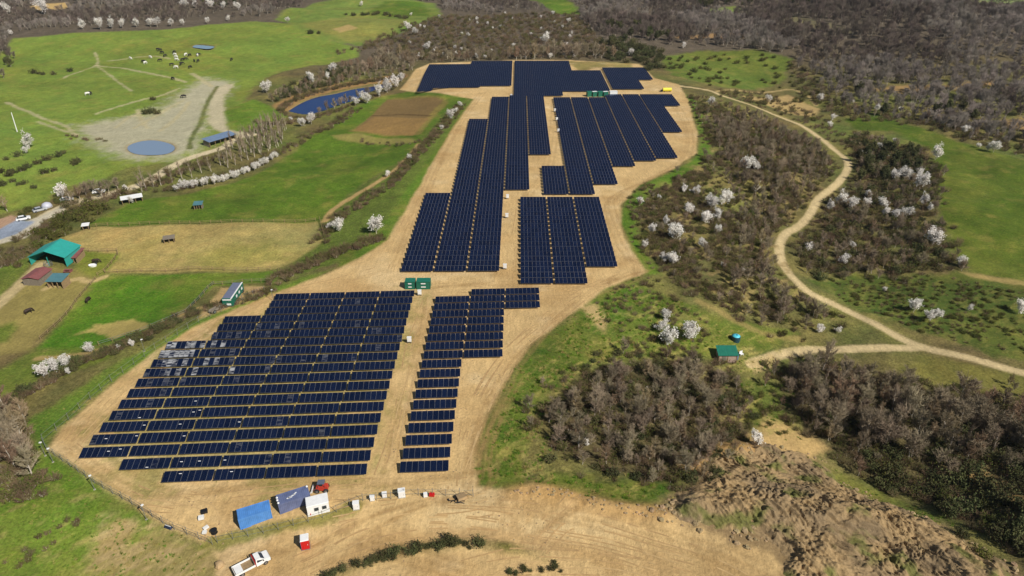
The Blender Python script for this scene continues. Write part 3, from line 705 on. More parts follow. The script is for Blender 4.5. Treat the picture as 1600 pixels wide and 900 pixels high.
columns('far middle array', [(-1.0, 151.5, 97.5), (7.8, 151.5, 97.5), (16.6, 151.5, 97.5), (25.4, 144.5, 97.5), (34.2, 144.5, 112), (43.0, 144.5, 112)], PC, R(0.4), 0)
columns('far right array', [(53.6, 141, 108.5), (62.4, 141, 108.5), (71.2, 125.5, 108.5)], PC, R(0.6), 53)
columns('far left array', [(-55.2, 139, 103), (-46.4, 139, 103), (-37.6, 139, 103), (-28.8, 138, 98.5), (-20.0, 137, 98.5), (-11.2, 136, 98.5)], PC, R(2.0), -55)
TABLES.sort(key=lambda t: t[1])
NEAR = TABLES[:300]; FAR = TABLES[300:]
lastrow = {}
for t in TABLES: lastrow[t[3]] = max(lastrow.get(t[3], 0), t[4])
MODPOS = []
for k in range(NM):
    y, z = MODL / 2 * math.cos(TILT), LOWZ + MODL / 2 * math.sin(TILT)
    MODPOS.append(Matrix.Translation(((k + 0.5) * MODW, y, z)) @ RT)
for ti, (x, y, a, blk, r, c, n) in enumerate(NEAR):
    z = gh(x + 4.4, y + 1)
    rowname = 'frontmost' if r == 0 else nth(r)
    colname = 'lone table' if n == 1 else ('leftmost table' if c == 0 else ('rightmost table' if c == n - 1 else nth(c) + ' table from left'))
    lb = f'dark solar table, {colname} in the {rowname} row of the {blk}' if r == 0 else f'dark solar table, {colname} in the {rowname} row from front, {blk}'
    t = thing('solar_table', (x, y, z), a + rnd.uniform(-.004, .004), lb, 'solar table', 'solar tables standing in rows')
    jit = rnd.gauss(0, 0.006)
    for k in range(NM):
        o = link('solar_module', MODME, t)
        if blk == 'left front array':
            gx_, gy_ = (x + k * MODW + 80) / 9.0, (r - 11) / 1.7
            w_ = math.exp(-max(0, gx_) ** 2 * 0.55 - gy_ * gy_)  # painted glare fades rightward and away from its middle row
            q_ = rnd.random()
            if q_ < w_ * 0.75: o.data = MODGLARE1
            elif q_ < 0.02 + 0.9 * math.exp(-max(0, gx_) * 0.7 - 0.35 * gy_ * gy_): o.data = MODGLARE2
        o.matrix_local = MODPOS[k] @ Matrix.Rotation(jit + rnd.gauss(0, 0.003), 4, 'X') @ Matrix.Rotation(rnd.gauss(0, 0.003), 4, 'Y')
        if blk == 'left front array' and x < -50 and r < 7 and rnd.random() < 0.07:
            s = link('sticker', STKME, o); s.location = (rnd.uniform(-.15, .15), rnd.choice([-.8, .1, .5]), 0.0372)
    for yy in (0.25, 0.75):
        p = link('purlin', PUR, t); p.location = (0, MODL * yy * math.cos(TILT), LOWZ + MODL * yy * math.sin(TILT) - 0.11)
    for k in range(3):
        p = link('post', POST, t); p.location = (NM * MODW * (k + 0.5) / 3, MODL * 0.5 * math.cos(TILT), 0)
# the far tables, past the countable ones
src = module_mesh(); sv = np.array(src.v); nvs = len(sv)
vs, fs, ms = [], [], []
off = 0
for (x, y, a, blk, r, c, n) in FAR:
    z = gh(x + 4.4, y + 1); T = Matrix.Translation((x, y, z)) @ Matrix.Rotation(a, 4, 'Z')
    jit = rnd.gauss(0, 0.006)
    for k in range(NM):
        Mx = np.array(T @ MODPOS[k] @ Matrix.Rotation(jit + rnd.gauss(0, 0.003), 4, 'X'))
        vs.append(sv @ Mx[:3, :3].T + Mx[:3, 3]); fs += [tuple(q + off for q in f) for f in src.f]; ms += src.mi; off += nvs
    for k in range(3):
        pb = MB(); pb.box(NM * MODW * (k + 0.5) / 3, MODL * 0.5 * math.cos(TILT), -0.4, 0.09, 0.06, LOWZ + 0.55)
        Mx = np.array(T); vs.append(np.array(pb.v) @ Mx[:3, :3].T + Mx[:3, 3]); fs += [tuple(q + off for q in f) for f in pb.f]; ms += [1] * 6; off += 8
me = bpy.data.meshes.new('distant_solar_tables'); me.from_pydata(np.concatenate(vs).tolist(), [], fs)
for m in (M_GLASS, M_ALU, M_BACK): me.materials.append(m)
me.polygons.foreach_set('material_index', ms); me.update()
tag(link('distant_solar_tables', me), 'dense blue mass of distant solar tables on the plateau', None, None, 'stuff')
# ------------------------------------------------------------------ buildings, containers, machines
WHITE = mat('white_paint', (0.78, 0.78, 0.77), 0.45, noise=0.06, nscale=1.5)
DARK = mat('dark_rubber', (0.02, 0.02, 0.022), 0.8)
PANE = mat('window_glass', (0.03, 0.04, 0.05), 0.08)
TEAL = mat('teal_sheet', lin(48, 160, 150), 0.55, noise=0.08, nscale=0.8)
GREEN = mat('green_steel', lin(24, 104, 84), 0.5, noise=0.08, nscale=1.2)
GREENR = mat('green_roof', lin(30, 112, 92), 0.5, noise=0.1, nscale=1.2)
BLUE = mat('blue_steel', lin(84, 140, 208), 0.5, noise=0.16, nscale=0.9)
SLATE = mat('slate_blue_steel', lin(100, 110, 146), 0.55, noise=0.2, nscale=0.9)
RED = mat('red_plastic', lin(200, 24, 28), 0.45)
RUST = mat('red_brown_sheet', lin(138, 84, 82), 0.65, noise=0.14, nscale=0.9)
BLUEGREY = mat('blue_grey_sheet', lin(112, 132, 160), 0.45, noise=0.1, nscale=0.8)
PETROL = mat('petrol_sheet', lin(84, 128, 136), 0.5, noise=0.1, nscale=0.8)
WOOD = mat('weathered_wood', lin(150, 126, 92), 0.85, noise=0.2, nscale=3)
GREYW = mat('grey_boards', lin(128, 118, 104), 0.85, noise=0.2, nscale=3)
TANW = mat('tan_block', lin(178, 150, 110), 0.9, noise=0.12, nscale=1)
PINKW = mat('pale_brick', lin(184, 158, 140), 0.9, noise=0.12, nscale=2)
GALV = M_STEEL
YEL = mat('yellow_plastic', lin(236, 224, 60), 0.5)
CYAN = mat('cyan_plastic', lin(92, 206, 226), 0.4)
CONC = mat('concrete', lin(176, 168, 152), 0.9, noise=0.1, nscale=1)
BLACK = mat('black_plastic', (0.012, 0.012, 0.014), 0.5)
SACK = mat('white_sack', (0.72, 0.71, 0.68), 0.8)

def yaw_of(p, q):
    a, b = at(*p), at(*q); return math.atan2(b[1] - a[1], b[0] - a[0]), math.hypot(b[0] - a[0], b[1] - a[1])
def sit(px, py): return gpt(px, py)

def corrugated(mb, x0, x1, y, z0, z1, step=0.28, d=0.03, flip=1):
    n = max(2, int((x1 - x0) / step)) * 2; k = len(mb.v)
    for i in range(n + 1):
        x = x0 + (x1 - x0) * i / n; yy = y + (d if i % 2 else 0) * flip
        mb.v += [(x, yy, z0), (x, yy, z1)]
    for i in range(n):
        a = k + 2 * i; mb.f.append((a, a + 2, a + 3, a + 1)); mb.mi.append(0)
def container(label, pA, pB, depth, h, wall, roof, L=None, name='container', doors='left', plates=0):
    rz, l = yaw_of(pA, pB); L = L or l
    t = thing(name, sit(*pA), rz, label, 'container')
    w = MB(); corrugated(w, 0.06, L - 0.06, 0.05, 0.12, h - 0.1, flip=1); w.build('front_wall', wall, t)
    w = MB(); corrugated(w, 0.06, L - 0.06, depth - 0.05, 0.12, h - 0.1, flip=-1); w.build('back_wall', wall, t)
    w = MB(); w.box(L - 0.05, depth / 2, 0.12, 0.05, depth - 0.1, h - 0.22); w.build('end_wall', wall, t)
    for k in range(2):
        d = MB(); d.box(0.04, depth * (0.27 + 0.46 * k), 0.14, 0.05, depth * 0.44, h - 0.26); dd = d.build('door', wall, t)
        b = MB(); b.tube((0.0, depth * (0.40 + 0.2 * k), 0.2), (0.0, depth * (0.40 + 0.2 * k), h - 0.2), 0.02); b.build('lock_bar', GALV, dd)
    r = MB(); k = len(r.v); n = int(L / 0.3) * 2
    for i in range(n + 1):
        x = L * i / n; z = h - 0.03 + (0.025 if i % 2 else 0); r.v += [(x, 0.03, z), (x, depth - 0.03, z)]
    for i in range(n): r.f.append((2 * i, 2 * i + 2, 2 * i + 3, 2 * i + 1)); r.mi.append(0)
    r.build('roof', roof, t)
    for x in (0.05, L - 0.05):
        for y in (0.05, depth - 0.05):
            c = MB(); c.box(x, y, -0.15, 0.12, 0.12, h + 0.17); c.build('corner_post', wall, t)
    for y in (0.03, depth - 0.03):
        for z in (0.0, h - 0.1):
            c = MB(); c.box(L / 2, y, z, L - 0.2, 0.1, 0.12); c.build('rail', wall, t)
    for k in range(plates):
        for z in (0.55, h - 0.75):
            c = MB(); c.box(L * (k + 0.5) / plates, -0.02, z, L / plates * 0.34, 0.04, 0.3); c.build('name_plate', WHITE, t)
    return t

c1 = container('bright blue site container in the front yard', (376, 828), (423, 811), 2.35, 2.4, BLUE, BLUE, 5.2)
c2 = container('slate blue site container between the blue one and the white cabin', (438, 804), (486, 787), 2.35, 2.3, SLATE, SLATE, 5.3)
s_ = MB()
for x, y, l, a in ((2.4, 1.0, 1.3, .3), (2.0, 0.8, 0.9, .1), (3.0, 1.35, 0.7, .6)): s_.box(x, y, 2.3, l, 0.22, 0.02, rz=a)
o = s_.build('torn_sheet', WHITE, c2)
for k, (x, y) in enumerate(((0.1, 0.3), (0.05, 1.0), (0.08, 1.6), (5.15, 2.0))):
    q = MB(); q.lathe([(0.16, 2.3), (0.2, 2.42), (0.12, 2.55)], 8, 0, x, y); q.build('roof_vent', WHITE, c2)
def window(par, x, y, z, w, h, face='y'):
    f = MB(); f.box(x, y, z, w, 0.06, h); fo = f.build('window', GALV, par)
    p = MB(); p.box(x, y - 0.025, z + 0.05, w - 0.12, 0.04, h - 0.1); p.build('pane', PANE, fo)
def cabin(label, pA, pB, depth, h, L):
    rz, _ = yaw_of(pA, pB); t = thing('site_cabin', sit(*pA), rz, label, 'cabin')
    b = MB(); b.box(L / 2, depth / 2, 0.15, L, depth, h - 0.15); b.build('wall', WHITE, t)
    r = MB(); r.box(L / 2, depth / 2, h + 0.002, L + 0.1, depth + 0.1, 0.1, top=0.96); r.build('roof', WHITE, t)
    s = MB(); s.box(L / 2, depth / 2, -0.2, L - 0.2, depth - 0.2, 0.35); s.build('base', GALV, t)
    for x in (L * 0.42, L * 0.78): window(t, x, -0.02, h * 0.45, 0.75, 0.75)
    d = MB(); d.box(-0.02, depth * 0.5, 0.16, 0.05, 0.85, 2.0); do = d.build('door', GREYW, t)
    k = MB(); k.box(-0.07, depth * 0.5 + 0.3, 1.1, 0.06, 0.12, 0.05); k.build('handle', DARK, do)
    f = MB(); f.box(0.45, -0.05, h * 0.2, 0.12, 0.1, 0.35); f.build('extinguisher', RED, t)
    return t
cabin('white site cabin with two square windows beside the slate container', (482, 809), (513, 800), 2.2, 2.4, 3.6)

# portable toilet kiosk: red front, white roof
p0 = sit(478, 854); t = thing('kiosk', p0, R(16), 'small red and white kiosk beside the yard gate', 'kiosk')
b = MB(); b.box(0, 0, 0.1, 1.25, 1.25, 2.0); b.build('body', RED, t)
b = MB(); b.box(0, 0, 2.102, 1.4, 1.5, 0.16, top=(0.85, 0.9)); b.build('roof', WHITE, t)
b = MB(); b.box(-0.64, 0, 0.12, 0.04, 1.2, 1.9); b.build('side_panel', BLUE, t)
b = MB(); b.box(0.1, -0.64, 0.15, 0.8, 0.04, 1.8); dd = b.build('door', RED, t)
b = MB(); b.box(0.4, -0.68, 1.0, 0.06, 0.05, 0.2); b.build('handle', WHITE, dd)
b = MB(); b.box(0, 0, 0, 1.4, 1.4, 0.1); b.build('base', GALV, t)

# flatbed pickup
def wheel(par, x, y, r=0.36, w=0.24):
    tb = MB(); tb.tube((x, y - w / 2, r), (x, y + w / 2, r), r, seg=14); wo_ = tb.build('wheel', DARK, par)
    rb = MB(); rb.tube((x, y - w / 2 - 0.01, r), (x, y + w / 2 + 0.01, r), r * 0.55, seg=10); rb.build('rim', GALV, wo_)
def truck():
    rz, _ = yaw_of((372, 897), (420, 872)); t = thing('pickup_truck', sit(394, 886), rz, 'white flatbed pickup truck parked on the near dirt road', 'truck')
    ch = MB(); ch.box(0, 0, 0.42, 5.0, 0.9, 0.18); ch.build('chassis', DARK, t)
    cab = MB()
    prof = [(0.55, 0.5), (2.75, 0.5), (2.8, 0.95), (2.65, 1.12), (1.95, 1.22), (1.35, 1.78), (0.62, 1.8), (0.55, 1.2)]
    cab.prism([(a, z) for a, z in prof], -0.88, 0.88, axis='y')
    cab.v = [(x, y * (0.86 if z > 1.4 else 1.0), z) for x, y, z in cab.v]
    cab.build('cab', WHITE, t)
    g = MB(); g.quad((1.93, -0.72, 1.26), (1.93, 0.72, 1.26), (1.41, 0.66, 1.73), (1.41, -0.66, 1.73)); g.build('windscreen', PANE, t)
    for s in (-1, 1):
        g = MB(); y0, y1 = 0.885 * s, 0.775 * s
        a, b_, c, d = (0.75, y0, 1.22), (1.75, y0, 1.22), (1.3, y1, 1.68), (0.75, y1, 1.68)
        g.quad(*((a, b_, c, d) if s < 0 else (d, c, b_, a))); g.build('side_window', PANE, t)
        q = MB(); q.box(1.7, s * 0.98, 1.15, 0.12, 0.16, 0.2); q.build('mirror', DARK, t)
        q = MB(); q.box(2.77, s * 0.62, 0.75, 0.08, 0.3, 0.16); q.build('headlight', GALV, t)
    bd = MB(); bd.box(-1.15, 0, 0.72, 3.1, 1.9, 0.08); bed = bd.build('flatbed', WOOD, t)
    for s in (-1, 1):
        q = MB(); q.box(-1.15, s * 0.95, 0.76, 3.1, 0.06, 0.4); q.build('side_board', WHITE, t)
    q = MB(); q.box(-2.7, 0, 0.76, 0.06, 1.84, 0.4); q.build('tailgate', WHITE, t)
    q = MB(); q.box(0.42, 0, 0.76, 0.08, 1.86, 0.95); q.build('headboard', RED, t)
    q = MB(); q.box(0.32, 0, 0.76, 0.08, 1.7, 0.8); q.build('rack', GREYW, t)
    q = MB(); q.box(-2.0, 0, 0.81, 1.1, 1.7, 0.25); tag(q.build('tool_box', WHITE, t))
    q = MB(); q.box(2.8, 0, 0.45, 0.14, 1.7, 0.22); q.build('bumper', DARK, t)
    for x in (1.95, -1.7):
        for s in (-1, 1): wheel(t, x, s * 0.8)
truck()
# compact red loader
p0 = sit(503, 766); t = thing('wheel_loader', p0, R(4), 'compact red loader parked behind the white cabin', 'loader')
b = MB(); b.box(0.15, 0, 0.45, 2.1, 1.1, 0.75, top=(0.9, 0.9)); b.build('body', mat('loader_red', lin(188, 62, 44), 0.5, noise=0.15), t)
b = MB(); b.box(0.1, 0, 1.95, 1.25, 1.15, 0.08); cr = b.build('cab_roof', mat('grey_roof', lin(96, 104, 120), 0.5), t)
for x in (-0.45, 0.65):
    for y in (-.5, .5):
        q = MB(); q.tube((x, y, 1.15), (x, y, 1.95), 0.04); q.build('cab_post', DARK, t)
b = MB(); b.box(0.0, 0, 1.2, 0.5, 0.5, 0.35); b.build('seat', DARK, t)
for x in (-0.7, 0.85):
    for s in (-1, 1): wheel(t, x, s * 0.62, 0.42, 0.3)
for s in (-1, 1):
    q = MB(); q.tube((-0.2, s * 0.45, 1.15), (-1.5, s * 0.45, 0.5), 0.07); q.build('lift_arm', RUST, t)
b = MB(); b.prism([(-1.5, 0.15), (-1.95, 0.12), (-1.6, 0.7), (-1.45, 0.7)], -0.75, 0.75, axis='y'); b.build('bucket', SACK, t)

# electric cabinets along the yard fence
for i, (px, py, w, h, lb) in enumerate([(557, 794, 1.0, 1.25, 'white cabinet nearest the yard gate, lowest of the fence row'), (582, 781, 0.75, 0.8, 'small white cabinet, second along the yard fence row'), (601, 776, 0.75, 0.8, 'small white cabinet, third along the yard fence row'), (628, 775, 1.15, 1.3, 'large white cabinet at the right end of the fence row')]):
    t = thing('electric_cabinet', sit(px, py), R(10), lb, 'cabinet', 'white cabinets along the yard fence')
    b = MB(); b.box(0, 0, 0.1, w, w * 0.8, h); b.build('body', WHITE, t)
    b = MB(); b.box(0, 0, h + 0.102, w + 0.1, w * 0.9, 0.06); b.build('roof', WHITE, t)
    b = MB(); b.box(0, -w * 0.4 - 0.015, 0.16, w * 0.86, 0.03, h - 0.15); dd = b.build('door', WHITE, t)
    b = MB(); b.box(w * 0.3, -w * 0.4 - 0.045, h * 0.5, 0.04, 0.03, 0.16); b.build('handle', DARK, dd)
    b = MB(); b.box(0, 0, -0.1, w * 1.1, w, 0.2); b.build('plinth', CONC, t)
# loose site materials
def crate(name, px, py, w, d, h, m, rz, lb, cat, lid=None):
    t = thing(name, sit(px, py), rz, lb, cat)
    b = MB(); b.box(0, 0, 0.12, w, d, h, top=0.96); b.build('load', m, t)
    for k in range(3):
        q = MB(); q.box(-w * 0.38 + w * 0.38 * k, 0, 0, 0.1, d, 0.118); q.build('skid', WOOD, t)
    if lid: q = MB(); q.box(0, 0, h + 0.122, w * 1.02, d * 1.02, 0.05); q.build('lid', lid, t)
    return t
crate('pallet_load', 665, 776, 0.7, 0.6, 0.7, WHITE, 0.2, 'white load on a pallet beside the red one, right of the cabinets', 'pallet')
crate('pallet_load', 675, 775, 0.9, 0.6, 0.5, RED, -0.1, 'red load on a pallet, right of the cabinets', 'pallet')
crate('pallet_load', 721, 779, 1.6, 1.1, 0.6, TANW, 0.5, 'tan crate at the right end of the yard', 'crate', WOOD)
crate('pallet_load', 714, 779, 0.6, 0.5, 0.5, BLACK, 0.3, 'small black crate beside the tan crate', 'crate')
crate('pallet_load', 320, 801, 1.0, 0.8, 0.45, BLACK, 0.4, 'dark covered pallet, uppermost of the clutter left of the blue container', 'pallet')
crate('pallet_load', 315, 811, 0.9, 0.7, 0.5, SACK, 0.3, 'white sack on a pallet between the dark pallets', 'pallet')
crate('pallet_load', 322, 826, 0.9, 0.6, 0.3, SACK, 0.9, 'torn white sack beside the black coil', 'pallet')
crate('pallet_load', 320, 833, 0.7, 0.6, 0.3, SACK, 0.1, 'flat white sack lowest of the clutter near the fence', 'pallet')
def coil(px, py, r, lb):
    t = thing('cable_drum', sit(px, py), 0.4, lb, 'drum')
    for z in (0.0, 0.62): b = MB(); b.lathe([(r, z), (r, z + 0.06)], 16); b.build('flange', BLACK, t)
    b = MB(); b.lathe([(r * 0.7, 0.062), (r * 0.72, 0.3), (r * 0.7, 0.618)], 14); b.build('cable', BLACK, t)
coil(335, 832, 0.55, 'black cable drum lying among white sacks')
for px, py, s, lb in [(705, 783, 0.5, 'dark scrap heap below the tan crate'), (717, 785, 0.8, 'long dark scrap heap below the black crate')]:
    t = thing('scrap_heap', sit(px, py), 0, lb, 'scrap')
    for k in range(7):
        b = MB(); b.tube((rnd.uniform(-s, s) * 1.6, rnd.uniform(-.4, .4), 0.02), (rnd.uniform(-s, s) * 1.6, rnd.uniform(-.4, .4), rnd.uniform(.1, .45)), 0.06, seg=5); b.build('bar', BLACK, t)
t = thing('tarpaulin', sit(263, 824), R(-20), 'dark blue tarpaulin bundle lying on the perimeter fence line', 'tarpaulin')
b = MB(); b.box(0, 0, 0, 1.5, 0.6, 0.4, top=(0.7, 0.4)); b.build('bundle', mat('navy_tarp', lin(30, 44, 70), 0.6, noise=0.2), t)
b = MB(); b.tube((-0.6, 0, 0.41), (0.6, 0, 0.41), 0.05); b.build('strap', WHITE, t)
t = thing('dirt_boulder', sit(343, 884), 0, 'rounded tan boulder beside the parked pickup', 'boulder')
b = MB(); b.lathe([(0.7, -0.1), (0.75, 0.25), (0.55, 0.6), (0.2, 0.75)], 9); b.v = [(x * (1 + .2 * math.sin(y * 5)), y * (1 + .15 * math.cos(x * 4)), z) for x, y, z in b.v]; b.build('rock', TANW, t)

# transformer stations
for i, (a, b_, L, lb) in enumerate([((633, 452), (649, 452), 2.7, 'left green transformer station below the long array'), ((651, 452), (673, 452), 3.7, 'right larger green transformer station below the long array')]):
    container(lb, a, b_, 2.2, 2.3, GREEN, GREENR, L, 'transformer_station', plates=1)
for i, (px, lb) in enumerate([(918, 'leftmost of the far green transformer stations'), (926.5, 'second of the far green transformer stations'), (935, 'third of the far green transformer stations'), (943.5, 'fourth of the far green transformer stations')]):
    container(lb, (px, 151.5), (px + 7, 151.0), 2.2, 2.6, GREEN, WHITE if i % 2 else GREENR, 2.6, 'transformer_station')
container('white box station right of the far green stations', (953, 150.5), (965, 150), 2.2, 2.5, WHITE, WHITE, 4.2, 'transformer_station')
# yellow tank by the far track
t = thing('storage_tank', sit(1042, 143), R(4), 'yellow storage tank where the track leaves the far array', 'tank')
b = MB(); b.tube((-2.4, 0, 1.1), (2.4, 0, 1.1), 1.0, seg=16); b.build('tank', YEL, t)
for x in (-1.5, 1.5): b = MB(); b.box(x, 0, -0.1, 0.3, 1.6, 0.5); b.build('saddle', DARK, t)
b = MB(); b.box(-3.1, 0.0, 0.0, 0.8, 1.2, 1.0); b.build('pump', BLACK, t)
# string inverters: white boxes at row ends
for i, (px, py, lb) in enumerate([(640, 536, 'white inverter beside the lane, right end of a left front row'), (656, 462, 'white inverter at the top corner of the left front array'), (789, 421, 'white inverter at the right foot of the long array'), (793, 311, 'white inverter stand at the head of the middle lane'), (792, 341, 'small white inverter halfway up the middle lane'), (867, 175, 'white inverter high on the upper lane'), (870, 189, 'white inverter halfway along the upper lane'), (872.5, 207, 'white inverter low on the upper lane'), (799, 152, 'white inverter at the corner under the far arrays')]):
    t = thing('inverter', sit(px, py), R(rnd.uniform(-8, 8)), lb, 'inverter', 'white inverters at the row ends')
    b = MB(); b.box(0, 0, 0.5, 0.95, 0.5, 1.15); b.build('housing', WHITE, t)
    b = MB(); b.box(0, 0, 1.652, 1.05, 0.65, 0.05); b.build('roof', WHITE, t)
    for s in (-.4, .4): q = MB(); q.box(s, 0, -0.2, 0.08, 0.3, 0.7); q.build('leg', GALV, t)
    b = MB(); b.box(0, -0.26, 0.6, 0.8, 0.02, 0.9); b.build('door', WHITE, t)

# farm sheds
def shed(name, label, pA, L, depth, rz, eave, ridge, roofm, wallm, kind='gable', open_front=True, cat='shed', over=0.25, npost=4):
    t = thing(name, sit(*pA), rz, label, cat)
    th = 0.08
    if kind == 'gable':
        for s, nm in ((0, 'roof_panel'), (1, 'roof_panel')):
            x0, x1 = (-over, L / 2) if s == 0 else (L / 2, L + over)
            z0, z1 = (eave - over * (ridge - eave) / (L / 2), ridge) if s == 0 else (ridge, eave - over * (ridge - eave) / (L / 2))
            r = MB(); n = 10
            for i in range(n):           # standing seams as separate strips of the sheet
                y0, y1 = -over + (depth + 2 * over) * i / n, -over + (depth + 2 * over) * (i + 1) / n - 0.03
                k = len(r.v); r.v += [(x0, y0, z0), (x1, y0, z1), (x1, y1, z1), (x0, y1, z0), (x0, y0, z0 + th), (x1, y0, z1 + th), (x1, y1, z1 + th), (x0, y1, z0 + th)]
                for f in ((0, 3, 2, 1), (4, 5, 6, 7), (0, 1, 5, 4), (1, 2, 6, 5), (2, 3, 7, 6), (3, 0, 4, 7)): r.f.append(tuple(k + q for q in f)); r.mi.append(0)
            k = len(r.v); r.v += [(x0, -over, z0 + 0.02), (x1, -over, z1 + 0.02), (x1, depth + over, z1 + 0.02), (x0, depth + over, z0 + 0.02)]; r.f.append((k, k + 1, k + 2, k + 3)); r.mi.append(0)
            r.build(nm, roofm, t)
        rc_ = MB(); rc_.box(L / 2, depth / 2, ridge + th * 0.6, 0.4, depth + 2 * over, 0.08); rc_.build('ridge_cap', roofm, t)
    else:
        r = MB(); z0, z1 = eave, ridge
        n = 8
        for i in range(n):
            x0, x1 = -over + (L + 2 * over) * i / n, -over + (L + 2 * over) * (i + 1) / n - 0.02
            k = len(r.v); r.v += [(x0, -over, z0), (x1, -over, z0), (x1, depth + over, z1), (x0, depth + over, z1), (x0, -over, z0 + th), (x1, -over, z0 + th), (x1, depth + over, z1 + th), (x0, depth + over, z1 + th)]
            for f in ((0, 3, 2, 1), (4, 5, 6, 7), (0, 1, 5, 4), (1, 2, 6, 5), (2, 3, 7, 6), (3, 0, 4, 7)): r.f.append(tuple(k + q for q in f)); r.mi.append(0)
        k = len(r.v); r.v += [(-over, -over, z0 + .03), (L + over, -over, z0 + .03), (L + over, depth + over, z1 + .03), (-over, depth + over, z1 + .03)]; r.f.append((k, k + 1, k + 2, k + 3)); r.mi.append(0)
        r.build('roof', roofm, t)
    hb = eave if kind == 'gable' else min(eave, ridge)
    w = MB(); w.box(L / 2, depth - 0.1, -0.4, L - 0.2, 0.1, hb + 0.36); w.build('back_wall', wallm, t)
    for x in (0.05, L - 0.05):
        w = MB(); w.box(x, depth / 2, -0.4, 0.1, depth - 0.32, hb + 0.36); w.build('side_wall', wallm, t)
    if kind == 'gable' and ridge - eave > 0.8:
        for y in (0.3, depth - 0.12):
            g = MB(); g.prism([(0.2, eave - 0.05), (L - 0.2, eave - 0.05), (L / 2, ridge - 0.1)] if y > 1 else [(0.2, eave), (L * 0.2, eave + 0.3), (L * 0.5, ridge - 0.35), (L * 0.8, eave + 0.3), (L - 0.2, eave), (L / 2, ridge - 0.1)], y, y + 0.06, axis='y'); g.build('gable', roofm, t)
    if not open_front:
        w = MB(); w.box(L / 2, 0.1, -0.4, L - 0.2, 0.1, hb + 0.36); w.build('front_wall', wallm, t)
        d = MB(); d.box(L * 0.3, 0.02, 0, 1.0, 0.06, 1.9); d.build('door', GREYW, t)
    for k in range(npost):
        p = MB(); p.box(0.1 + (L - 0.2) * k / (npost - 1), 0.06, -0.5, 0.16, 0.16, eave + 0.45); p.build('post', wallm if kind == 'gable' else WOOD, t)
    return t
shed('barn', 'large teal gabled barn with open front on the left farm', (49, 414), 10.6, 8.0, R(-1), 2.6, 4.6, TEAL, TEAL, 'gable', True, 'barn', 0.3, 3)
shed('lean_to', 'small brown lean-to against the right side of the teal barn', (107, 411), 2.6, 5.2, R(4), 1.7, 2.3, RUST, WOOD, 'mono')
shed('stable', 'red-brown roofed stable below the teal barn', (38, 446), 4.6, 6.0, R(-2), 2.1, 2.6, RUST, GREYW, 'gable', False, 'stable', 0.25, 3)
shed('stable', 'petrol blue roofed open stable right of the red-brown one', (76, 450), 4.2, 3.6, R(-1), 2.0, 2.5, PETROL, WOOD, 'mono', True, 'stable')
shed('field_shelter', 'long white roofed field shelter at the top of the green field', (192, 321), 6.6, 2.6, R(30), 1.9, 2.3, WHITE, DARK, 'mono', True, 'shelter')
shed('field_shelter', 'small shelter with pale blue roof alone in the green field', (304, 328), 2.6, 2.4, R(10), 1.7, 2.1, PETROL, GREYW, 'mono', True, 'shelter')
shed('field_shelter', 'tiny white roofed shelter at the corner of the tan paddock', (130, 360), 1.8, 1.6, R(18), 1.5, 1.8, WHITE, DARK, 'mono', True, 'shelter', npost=2)
shed('field_shelter', 'dark low shelter in the middle of the tan paddock', (257, 381), 3.0, 2.0, R(20), 1.4, 1.7, GREYW, BLACK, 'mono', True, 'shelter', npost=3)
shed('open_shed', 'long shed with blue-grey panel roof beside the oval pond', (329, 231), 14.0, 4.6, R(58), 2.5, 3.3, BLUEGREY, GREYW, 'mono', True, 'shed', 0.3, 6)
# round pen and seats before the barn
t = thing('picnic_table', sit(107, 425), R(3), 'reddish picnic table in front of the teal barn', 'table')
b = MB(); b.box(0, 0, 0.72, 2.0, 0.8, 0.06); b.build('top', RUST, t)
for s in (-1, 1):
    b = MB(); b.box(0, s * 0.75, 0.42, 2.0, 0.3, 0.05); b.build('bench', RUST, t)
    b = MB(); b.box(s * 0.8, 0, -0.1, 0.1, 1.4, 0.8); b.build('leg', RUST, t)
t = thing('hay_feeder', sit(76, 415), 0, 'metal ring feeder under the barn front', 'feeder')
for z in (0.3, 0.7, 1.1):
    b = MB(); N_ = 16
    for k in range(N_):
        a0, a1 = 2 * math.pi * k / N_, 2 * math.pi * (k + 1) / N_; b.tube((1.1 * math.cos(a0), 1.1 * math.sin(a0), z), (1.1 * math.cos(a1), 1.1 * math.sin(a1), z), 0.04, seg=5)
    b.build('hoop', GALV, t)
for k in range(8): b = MB(); b.tube((1.1 * math.cos(k * .785), 1.1 * math.sin(k * .785), -.1), (1.1 * math.cos(k * .785), 1.1 * math.sin(k * .785), 1.12), 0.03, seg=5); b.build('bar', GALV, t)
t = thing('water_trough', sit(145, 416), 0, 'white oval water trough on the small lawn right of the barn', 'trough')
b = MB(); b.lathe([(0.9, 0), (1.0, 0.5), (0.9, 0.55), (0.82, 0.3)], 16); b.v = [(x * 1.2, y * 0.8, z) for x, y, z in b.v]; b.build('basin', WHITE, t)
b = MB(); b.box(0.5, 1.0, 0, 0.5, 0.4, 0.9); b.build('pump', DARK, t)
